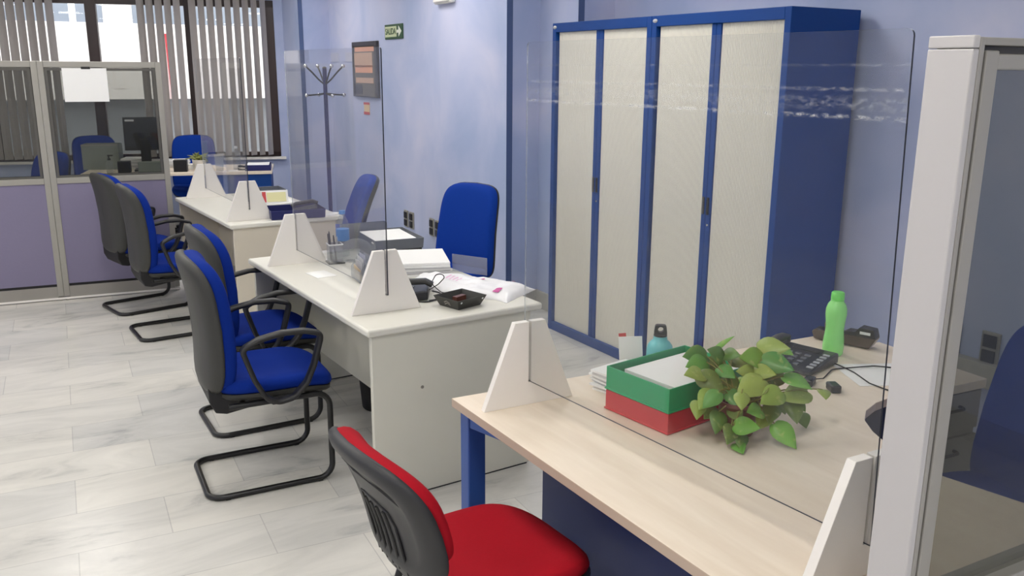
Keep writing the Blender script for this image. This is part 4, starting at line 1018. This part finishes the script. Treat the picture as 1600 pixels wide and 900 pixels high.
# leaflet holder
def leaf_holder(label, loc, rz, w, d, h):
    t = thing('leaflet_holder', label, 'leaflet holder', loc, rz, 'clear leaflet holders')
    b = MB(); e = 0.0025
    b.box(-w / 2, w / 2, d - e, d, 0, h); b.box(-w / 2, w / 2, 0, e, 0, h * 0.42); b.box(-w / 2, w / 2, e, d - e, 0, e)
    for x in (-w / 2, w / 2 - e): b.prism([(e, e), (d - e, e), (d - e, h), (e, h * 0.42)], x, x + e, axis='x')
    b.build('holder', 'clear_grey', t)
    return t
leaf_holder('clear leaflet holder with pale cards next to the near stand on the middle desk', (1.50, 3.79, T0), R(-98), 0.17, 0.055, 0.125)
for i, (off, tilt, h, m) in enumerate(((0.012, 4, 0.055, 'cream_print'), (0.022, -3, 0.085, 'paper_grey'), (0.03, 2, 0.10, 'label'), (0.042, -2, 0.115, 'lilac_pale'))):
    b = MB(); b.box(-0.07, 0.065 - 0.01 * i, -0.001, 0.001, 0, h)
    o = b.build('leaflet', m); a = R(-98); o.location = (1.50 - math.sin(a) * off, 3.79 + math.cos(a) * off, T0 + 0.003); o.rotation_euler = (0, R(tilt), a)
    tag(o, ('short cream card at the front of the clear leaflet holder', 'grey leaflet second from the front in the clear holder', 'white leaflet third from the front in the clear holder', 'lilac leaflet at the back of the clear holder')[i], 'leaflet', 'leaflets in the holder')
# rounded frosted sign standing behind the bottle
b = MB(); pts = [(-0.075, 0), (0.075, 0), (0.075, 0.07)] + [(0.075 * math.cos(a), 0.07 + 0.05 * math.sin(a)) for a in [PI * k / 12 for k in range(1, 12)]] + [(-0.075, 0.07)]
b.prism(pts, -0.002, 0.002, axis='y'); b.box(-0.06, 0.06, -0.03, 0.03, 0, 0.003)
o = b.build('desk_sign', 'clear_grey'); o.location = (1.665, 4.17, T0); o.rotation_euler = (0, 0, R(-35)); tag(o, 'rounded frosted plastic desk sign behind the water bottle', 'desk sign')
flat_sheet('small blank white sheet lying on the middle desk by the screen', (1.40, 3.98, T0), R(6), 0.10, 0.14)
# letter trays at the back corner
t = open_tray('letter_tray', 'black lower letter tray at the back corner of the middle desk', 'letter tray', (1.905, 4.30, T0), R(-6), 0.25, 0.33, 0.045, 'black')
t = open_tray('letter_tray', 'smoked grey upper letter tray full of white papers at the back corner', 'letter tray', (1.905, 4.30, T0 + 0.046), R(-6), 0.26, 0.34, 0.055, 'smoke_tray', flare=0.004)
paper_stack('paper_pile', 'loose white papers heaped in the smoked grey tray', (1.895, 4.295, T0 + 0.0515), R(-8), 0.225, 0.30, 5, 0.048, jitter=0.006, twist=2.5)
t = open_tray('letter_tray', 'smoked grey tray shell tipped on end behind the papers', 'letter tray', (1.84, 4.50, T0), R(-3), 0.26, 0.04, 0.135, 'smoke_tray')
# big paper stack and loose papers
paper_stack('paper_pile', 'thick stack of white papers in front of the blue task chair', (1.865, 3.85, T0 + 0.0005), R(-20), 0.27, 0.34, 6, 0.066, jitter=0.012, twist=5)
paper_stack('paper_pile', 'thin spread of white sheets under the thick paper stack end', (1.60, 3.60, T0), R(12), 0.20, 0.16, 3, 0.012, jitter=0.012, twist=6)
# clear sleeve standing
b = MB(); b.box(-0.10, 0.10, -0.0015, 0.0015, 0, 0.085)
o = b.build('clear_sleeve', 'clear_grey'); o.location = (2.03, 3.64, T0); o.rotation_euler = (0, 0, R(-62)); tag(o, 'clear plastic sleeve standing in front of the blue chair backrest', 'plastic sleeve')
# plastic bag
t = thing('plastic_bag', 'long white plastic bag with pink prints lying on the middle desk', 'bag', (1.865, 3.375, T0), R(-60))
b = MB(); NX, NY = 44, 24; LX, LY = 0.56, 0.25
def bagz(x, y):
    u, v = x / (LX / 2), y / (LY / 2)
    e = max(0.0, 1 - abs(u) ** 4) ** 0.5 * max(0.0, 1 - abs(v) ** 3) ** 0.6
    z = 0.052 * e * (0.75 + 0.35 * u * u)
    z += e * (0.016 * noise.noise(Vector((x * 9, y * 14, 0.3))) + 0.008 * noise.noise(Vector((x * 25, y * 32, 2.1))) + 0.010 * abs(noise.noise(Vector((x * 6 + y * 9, y * 5, 5)))))
    return max(0.0022, z)
top = [[b.bm.verts.new((LX * (i / NX - 0.5) + 0.008 * noise.noise(Vector((j * 0.4, i * 0.3, 1))) * (1 if i in (0, NX) else 0), LY * (j / NY - 0.5) * (1 + 0.10 * math.sin(i * 0.45)), bagz(LX * (i / NX - 0.5), LY * (j / NY - 0.5)))) for j in range(NY + 1)] for i in range(NX + 1)]
for i in range(NX):
    for j in range(NY): b.bm.faces.new((top[i][j], top[i + 1][j], top[i + 1][j + 1], top[i][j + 1]))
rim = [top[i][0] for i in range(NX + 1)] + [top[NX][j] for j in range(1, NY + 1)] + [top[i][NY] for i in range(NX - 1, -1, -1)] + [top[0][j] for j in range(NY - 1, 0, -1)]
bot = [b.bm.verts.new((v.co.x, v.co.y, 0)) for v in rim]; n = len(rim)
for i in range(n): b.bm.faces.new((rim[i], rim[(i + 1) % n], bot[(i + 1) % n], bot[i]))
b.bm.faces.new(bot[::-1]); b.build('bag_body', 'bag', t, smooth=50)
def bag_print(x0, x1, y0, y1, m):
    b = MB(); n_ = 6; V = []
    for i in range(n_ + 1):
        V.append([b.bm.verts.new((x0 + (x1 - x0) * i / n_, y0 + (y1 - y0) * j / n_, bagz(x0 + (x1 - x0) * i / n_, y0 + (y1 - y0) * j / n_) + 0.0015)) for j in range(n_ + 1)])
    for i in range(n_):
        for j in range(n_): b.bm.faces.new((V[i][j], V[i + 1][j], V[i + 1][j + 1], V[i][j + 1]))
    b.build('print', m, t)
bag_print(0.185, 0.215, -0.09, -0.05, 'pink'); bag_print(0.05, 0.07, 0.03, 0.05, 'pink'); bag_print(0.20, 0.212, 0.06, 0.08, 'red_print')
for i in range(4): bag_print(-0.10 + i * 0.018, -0.092 + i * 0.018, -0.02, 0.03, 'pinkpale')
# black tray
t = open_tray('desk_tray', 'black flared desk tray with two white dots at the near corner of the middle desk', 'tray', (1.706, 3.142, T0), R(14), 0.125, 0.115, 0.044, 'shell', wall=0.004, flare=0.020)
b = MB(); K = math.atan2(0.020, 0.044)
fx = Matrix.Translation((0, -0.0585, 0.0)) @ Matrix.Rotation(K, 4, 'X')
b.lathe([(0.0045, 0), (0.0045, 0.0012)], 12, mtx=fx @ Matrix.Translation((0.060, -0.0005, 0.036)) @ Matrix.Rotation(PI / 2, 4, 'X'))
b.lathe([(0.0045, 0), (0.0045, 0.0012)], 12, mtx=fx @ Matrix.Translation((-0.060, -0.0005, 0.036)) @ Matrix.Rotation(PI / 2, 4, 'X'))
b.build('white_dot', 'label', t)
b = MB(); lx = Matrix.Translation((-0.0635, 0, 0)) @ Matrix.Rotation(-K, 4, 'Y')
for z in (0.014, 0.024): b.prism([(-0.018, z), (-0.002, z + 0.009), (0.014, z), (0.018, z + 0.004), (-0.002, z + 0.0135), (-0.018, z + 0.005)], -0.0012, -0.0004, axis='x', mtx=lx)
b.build('emblem', 'plinth', t)
o = MB(); o.box(-0.03, 0.03, -0.012, 0.012, 0, 0.03); o = o.build('pocket_case', 'pot'); o.location = (1.715, 3.165, T0 + 0.0045); o.rotation_euler = (0, 0, R(20)); tag(o, 'small brown case inside the black desk tray', 'case')
# black phone with a looped lead
t = thing('desk_telephone', 'black telephone handset and base half hidden behind the near stand', 'telephone', (1.585, 3.385, T0), R(-30))
b = MB(); b.prism([(-0.085, 0.003), (-0.085, 0.02), (0.075, 0.045), (0.088, 0.04), (0.088, 0.003)], -0.085, 0.085, axis='y'); b.build('body', 'phone', t, bevel=0.006, seg=2, smooth=50)
b = MB(); b.tube([(-0.10, -0.045, 0.045), (-0.075, -0.045, 0.062), (0.0, -0.045, 0.075), (0.075, -0.045, 0.078), (0.105, -0.045, 0.062)], 0, 12, sec=(0.02, 0.012), up=(0, 1, 0)); b.build('handset', 'black', t, smooth=60)
for i in range(3):
    for j in range(3):
        b = MB(); b.obox((-0.045 + i * 0.03, 0.005 + j * 0.024, 0.0285 + i * 0.0047), (0.016, 0.014, 0.006), 0, -0.155); b.build('key', 'key', t)
cable('black looped telephone lead beside the black tray', [(1.64, 3.34, T0 + 0.02), (1.70, 3.33, T0 + 0.05), (1.755, 3.36, T0 + 0.075), (1.73, 3.40, T0 + 0.085), (1.68, 3.36, T0 + 0.05), (1.71, 3.31, T0 + 0.012), (1.75, 3.30, T0 + 0.02), (1.72, 3.27, T0 + 0.004), (1.62, 3.26, T0 + 0.004)], 0.0022)
cable('second black lead under the telephone beside the near stand', [(1.55, 3.29, T0 + 0.004), (1.60, 3.24, T0 + 0.004), (1.66, 3.255, T0 + 0.004), (1.70, 3.285, T0 + 0.02), (1.66, 3.31, T0 + 0.03)], 0.003)

# bin under the middle desk
t = thing('waste_bin', 'black waste bin on the floor under the middle desk', 'bin', (1.70, 3.98, 0))
b = MB(); b.lathe([(0, 0), (0.10, 0), (0.105, 0.006), (0.13, 0.30), (0.136, 0.305), (0.136, 0.315), (0.127, 0.315), (0.10, 0.012), (0, 0.012)], 32); b.build('bin_body', 'softblack', t, smooth=40)

# ------------------------------------------------------------------ on the farther desk
t = open_tray('letter_tray', 'navy open tray on the farther white desk', 'letter tray', (1.855, 5.735, T0), R(-7), 0.35, 0.27, 0.058, 'navy_tray', flare=0.004)
t = thing('desk_telephone', 'small dark telephone lying in the navy tray', 'telephone', (1.93, 5.74, T0 + 0.005), R(-20))
b = MB(); b.prism([(-0.08, 0.0), (-0.08, 0.03), (0.07, 0.055), (0.08, 0.05), (0.08, 0.0)], -0.08, 0.08, axis='y'); b.build('body', 'phone', t, bevel=0.006, seg=2)
b = MB(); b.tube([(-0.09, 0.05, 0.045), (-0.06, 0.05, 0.064), (0.05, 0.05, 0.08), (0.085, 0.05, 0.066)], 0, 10, sec=(0.02, 0.012), up=(0, 1, 0)); b.build('handset', 'black', t, smooth=60)
flat_sheet('white paper slip at the right edge of the farther desk', (2.10, 5.68, T0), R(-50), 0.05, 0.14)
t = open_tray('letter_tray', 'white letter tray with papers behind the navy tray', 'letter tray', (1.80, 6.05, T0), R(-4), 0.30, 0.24, 0.05, 'white_board')
paper_stack('paper_pile', 'papers heaped in the white letter tray on the farther desk', (1.81, 6.05, T0 + 0.0045), R(-8), 0.26, 0.20, 4, 0.05, jitter=0.01, twist=5, curl=0.01)
t = thing('desk_calendar', 'small tent calendar with a red edge and yellow notes on the farther desk', 'calendar', (1.80, 6.02, T0 + 0.0555), R(-10))
b = MB(); b.prism([(-0.045, 0), (-0.006, 0.085), (0.0, 0.085), (0.045, 0.0), (0.04, 0.0), (0.0, 0.078), (-0.04, 0.0)], -0.10, 0.10, axis='x'); b.build('card', 'paper', t)
NM = Matrix.Translation((0, -0.0455, 0)) @ Matrix.Rotation(-math.atan2(0.039, 0.085), 4, 'X')
b = MB(); b.box(-0.045, 0.085, -0.0015, -0.0005, 0.012, 0.08, NM); b.build('yellow_note', 'note', t)
b = MB(); b.box(-0.075, -0.05, -0.0018, -0.0006, 0.01, 0.085, NM); b.build('red_strip', 'red_print', t)
t = open_tray('letter_tray', 'grey lower tray of the pair at the back of the farther desk', 'letter tray', (1.87, 6.45, T0), R(-4), 0.26, 0.2, 0.05, 'smoke_tray')
t = open_tray('letter_tray', 'grey upper tray of the pair at the back of the farther desk', 'letter tray', (1.87, 6.45, T0 + 0.051), R(-2), 0.26, 0.2, 0.05, 'smoke_tray')

# ------------------------------------------------------------------ coat rack
t = thing('coat_rack', 'black coat stand with chrome tipped hooks in the corner by the pilaster', 'coat stand', (2.92, 7.94, 0), R(-20))
b = MB(); b.tube([(0, 0, 0.02), (0, 0, 1.70)], 0.019, 14); b.build('pole', 'navy_tray', t, smooth=50)
b = MB(); b.lathe([(0.0, 0), (0.17, 0), (0.18, 0.006), (0.175, 0.016), (0.05, 0.03), (0.022, 0.05), (0, 0.05)], 32); b.build('base', 'black', t, smooth=40)
for k in range(4):
    a = R(20 + 90 * k); c, s = math.cos(a), math.sin(a)
    b = MB(); b.tube([(0.012 * c, 0.012 * s, 1.56), (0.06 * c, 0.06 * s, 1.60), (0.12 * c, 0.12 * s, 1.665), (0.175 * c, 0.175 * s, 1.715)], 0.0075, 8); hk = b.build('upper_hook', 'black', t, smooth=60)
    b = MB(); b.lathe([(0, -0.018), (0.013, -0.013), (0.018, 0), (0.013, 0.013), (0, 0.018)], 14, (0.18 * c, 0.18 * s, 1.72)); b.build('knob', 'chrome', hk, smooth=80)
    b = MB(); b.tube([(0.012 * c, 0.012 * s, 1.475), (0.08 * c, 0.08 * s, 1.465), (0.175 * c, 0.175 * s, 1.458)], 0.0075, 8); hk = b.build('lower_hook', 'black', t, smooth=60)
    b = MB(); b.lathe([(0, -0.018), (0.013, -0.013), (0.018, 0), (0.013, 0.013), (0, 0.018)], 14, (0.18 * c, 0.18 * s, 1.458)); b.build('knob', 'chrome', hk, smooth=80)
b = MB(); b.lathe([(0.019, 1.70), (0.021, 1.702), (0.016, 1.712), (0, 1.716)], 16); b.build('finial', 'black', t, smooth=60)

# ------------------------------------------------------------------ on the rear desk
rdm = Matrix.Translation(RD) @ Matrix.Rotation(RZ, 4, 'Z')
def rd(x, y, z=T0): return rdm @ Vector((x, y, z))
t = thing('potted_succulent', 'small succulent in a white pot on the rear desk', 'plant', rd(-0.68, 0.20))
b = MB(); b.lathe([(0, 0), (0.05, 0), (0.054, 0.004), (0.066, 0.095), (0.068, 0.10), (0.06, 0.10), (0.058, 0.09), (0, 0.09)], 28); b.build('pot', 'white_pot', t, smooth=40)
b = MB(); b.lathe([(0, 0.0905), (0.057, 0.0905), (0, 0.095)], 20); b.build('soil', 'soil', t)
b = MB()
for k in range(46):
    a = random.uniform(0, 2 * PI); el = random.uniform(0.05, 1.2); L = random.uniform(0.07, 0.13)
    st = Vector((random.uniform(-0.03, 0.03), random.uniform(-0.03, 0.03), 0.095))
    d = Vector((math.cos(a) * math.cos(el), math.sin(a) * math.cos(el), math.sin(el) * 0.8))
    p = [st, st + d * L * 0.5 + Vector((0, 0, 0.012)), st + d * L + Vector((0, 0, -0.012 + 0.01 * el))]
    b.tube(p, [0.006, 0.0085, 0.002], 6)
b.build('foliage', 'succ', t, smooth=60)
t = thing('water_bottle', 'clear plastic bottle on the rear desk, in front of the blinds', 'bottle', rd(-0.335, 0.22))
b = MB(); b.lathe([(0, 0), (0.034, 0), (0.036, 0.005), (0.036, 0.14), (0.026, 0.175), (0.014, 0.19), (0.014, 0.2), (0, 0.2)], 24); b.build('body', 'clear', t, smooth=60)
b = MB(); b.lathe([(0, 0.2005), (0.016, 0.2005), (0.016, 0.222), (0, 0.222)], 16); b.build('cap', 'label', t, smooth=40)
t = thing('drinking_glass', 'clear tumbler beside the potted succulent on the rear desk', 'glass', rd(-0.49, 0.12))
b = MB(); b.lathe([(0, 0), (0.035, 0), (0.045, 0.15), (0.042, 0.15), (0.033, 0.005), (0, 0.005)], 24); b.build('tumbler', 'clear_grey', t, smooth=60)
t = open_tray('letter_tray', 'navy letter tray with white paper on the rear desk by the window corner', 'letter tray', rd(-0.13, 0.17), RZ, 0.24, 0.30, 0.055, 'navy_tray')
flat_sheet('white sheet lying in the navy tray on the rear desk', rd(-0.13, 0.17, T0 + 0.052), RZ, 0.21, 0.27, curl=0.002)
flat_sheet('white saucer-like paper in front of the clear bottle on the rear desk', rd(-0.36, 0.08), RZ, 0.10, 0.07)
t = thing('hand_stapler', 'small dark stapler lying near the navy tray on the rear desk', 'stapler', rd(-0.27, 0.12), RZ + 0.2)
b = MB(); b.prism([(-0.05, 0), (0.05, 0), (0.05, 0.008), (-0.04, 0.012), (-0.05, 0.03)], -0.015, 0.015, axis='y'); b.build('base', 'black', t)
b = MB(); b.prism([(-0.05, 0.0305), (0.05, 0.02), (0.055, 0.03), (-0.03, 0.05), (-0.05, 0.045)], -0.013, 0.013, axis='y'); b.build('arm', 'black', t)
b = MB(); b.box(-0.06, 0.06, -0.05, 0.05, 0, 0.11); b.box(-0.05, 0.05, -0.052, -0.0505, 0.01, 0.1)
o = b.build('desk_box', 'black', bevel=0.004); o.location = rd(-0.84, 0.10); o.rotation_euler = (0, 0, RZ); tag(o, 'black box on the rear desk beside the partition end', 'box')
b = MB(); b.box(-0.08, 0.08, -0.05, 0.05, 0, 0.05)
o = b.build('note_block', 'paper', bevel=0.002); o.location = rd(-0.83, 0.30); o.rotation_euler = (0, 0, RZ + 0.1); tag(o, 'white note block between the black box and the succulent', 'paper block')
# monitor, seen from behind through the tinted pane
t = thing('computer_monitor', 'black computer monitor behind the tinted partition pane', 'monitor', rd(-1.165, 0.26), RZ + R(6))
b = MB(); b.box(-0.185, 0.185, 0.0, 0.03, 0.17, 0.485, Matrix.Translation((0, 0, 0.02)) @ Matrix.Rotation(R(-6), 4, 'X')); b.build('screen_housing', 'monitor', t, bevel=0.005)
b = MB(); b.box(-0.165, -0.085, -0.0015, -0.0005, 0.445, 0.462, Matrix.Translation((0, 0, 0.02)) @ Matrix.Rotation(R(-6), 4, 'X')); b.build('maker_plate', 'label', t)
b = MB(); b.box(-0.045, 0.045, -0.022, -0.001, 0.02, 0.30, Matrix.Translation((0, 0.012, 0))); b.build('stand', 'monitor', t, bevel=0.004)
b = MB(); b.box(-0.11, 0.11, -0.10, 0.10, 0, 0.018); b.build('foot', 'monitor', t, bevel=0.005)
b = MB(); b.box(-0.055, 0.055, -0.045, 0.045, 0, 0.11)
o = b.build('desk_speaker', 'black', bevel=0.008); o.location = rd(-1.34, 0.10); o.rotation_euler = (0, 0, RZ); tag(o, 'small black speaker left of the monitor stand', 'speaker')
b = MB(); b.box(-0.12, 0.12, -0.05, 0.05, 0, 0.10)
o = b.build('desk_box', 'box_grey', bevel=0.003); o.location = rd(-1.09, 0.08); o.rotation_euler = (0, 0, RZ); tag(o, 'low dark grey box in front of the monitor foot', 'box')
t = thing('storage_box', 'green grey open box on the rear desk, seen through the partition pane', 'box', rd(-1.60, 0.50), RZ)
b = MB(); s1, s2, e, hh_ = 0.165, 0.11, 0.006, 0.24
b.rings([[(-s1, -s2, 0), (s1, -s2, 0), (s1, s2, 0), (-s1, s2, 0)], [(-s1, -s2, hh_), (s1, -s2, hh_), (s1, s2, hh_), (-s1, s2, hh_)], [(-s1 + e, -s2 + e, hh_), (s1 - e, -s2 + e, hh_), (s1 - e, s2 - e, hh_), (-s1 + e, s2 - e, hh_)], [(-s1 + e, -s2 + e, e), (s1 - e, -s2 + e, e), (s1 - e, s2 - e, e), (-s1 + e, s2 - e, e)]])
b.build('box_body', 'box_grey', t)
b = MB(); b.box(-s1 - 0.002, s1 + 0.002, -s2 - 0.002, -s2, hh_ - 0.012, hh_ + 0.002); b.build('rim', 'plinth', t)
t = thing('pump_bottle', 'clear pump bottle with a black top behind the partition pane', 'bottle', rd(-1.47, 0.10))
b = MB(); b.lathe([(0, 0), (0.03, 0), (0.032, 0.004), (0.032, 0.09), (0.022, 0.11), (0.012, 0.118), (0, 0.118)], 24); b.build('body', 'clear', t, smooth=60)
b = MB(); b.lathe([(0, 0.1185), (0.015, 0.1185), (0.015, 0.135), (0.006, 0.138), (0.006, 0.155), (0, 0.155)], 16); b.box(-0.012, 0.035, -0.008, 0.008, 0.1552, 0.167); b.build('pump', 'black', t, smooth=40)
paper_stack('paper_pile', 'grey and white papers stacked between the box and the monitor', rd(-1.31, 0.52), RZ, 0.20, 0.22, 6, 0.10, jitter=0.015, twist=6)
paper_stack('paper_pile', 'low pile of papers on the rear desk behind the monitor foot', rd(-0.93, 0.53), RZ, 0.22, 0.20, 4, 0.075, jitter=0.012, twist=5)

# ------------------------------------------------------------------ output look
vs = scene.view_settings
scene.display_settings.display_device = 'sRGB'
vs.view_transform = 'Standard'; vs.look = 'None'; vs.gamma = 1.0; vs.use_curve_mapping = False
vs.exposure = 0.27
cy = scene.cycles
cy.use_denoising = True
try: cy.denoiser = 'OPENIMAGEDENOISE'
except Exception: pass
cy.max_bounces = 10; cy.transparent_max_bounces = 24; cy.diffuse_bounces = 4; cy.glossy_bounces = 4
cy.sample_clamp_indirect = 6.0; cy.caustics_reflective = False; cy.caustics_refractive = False
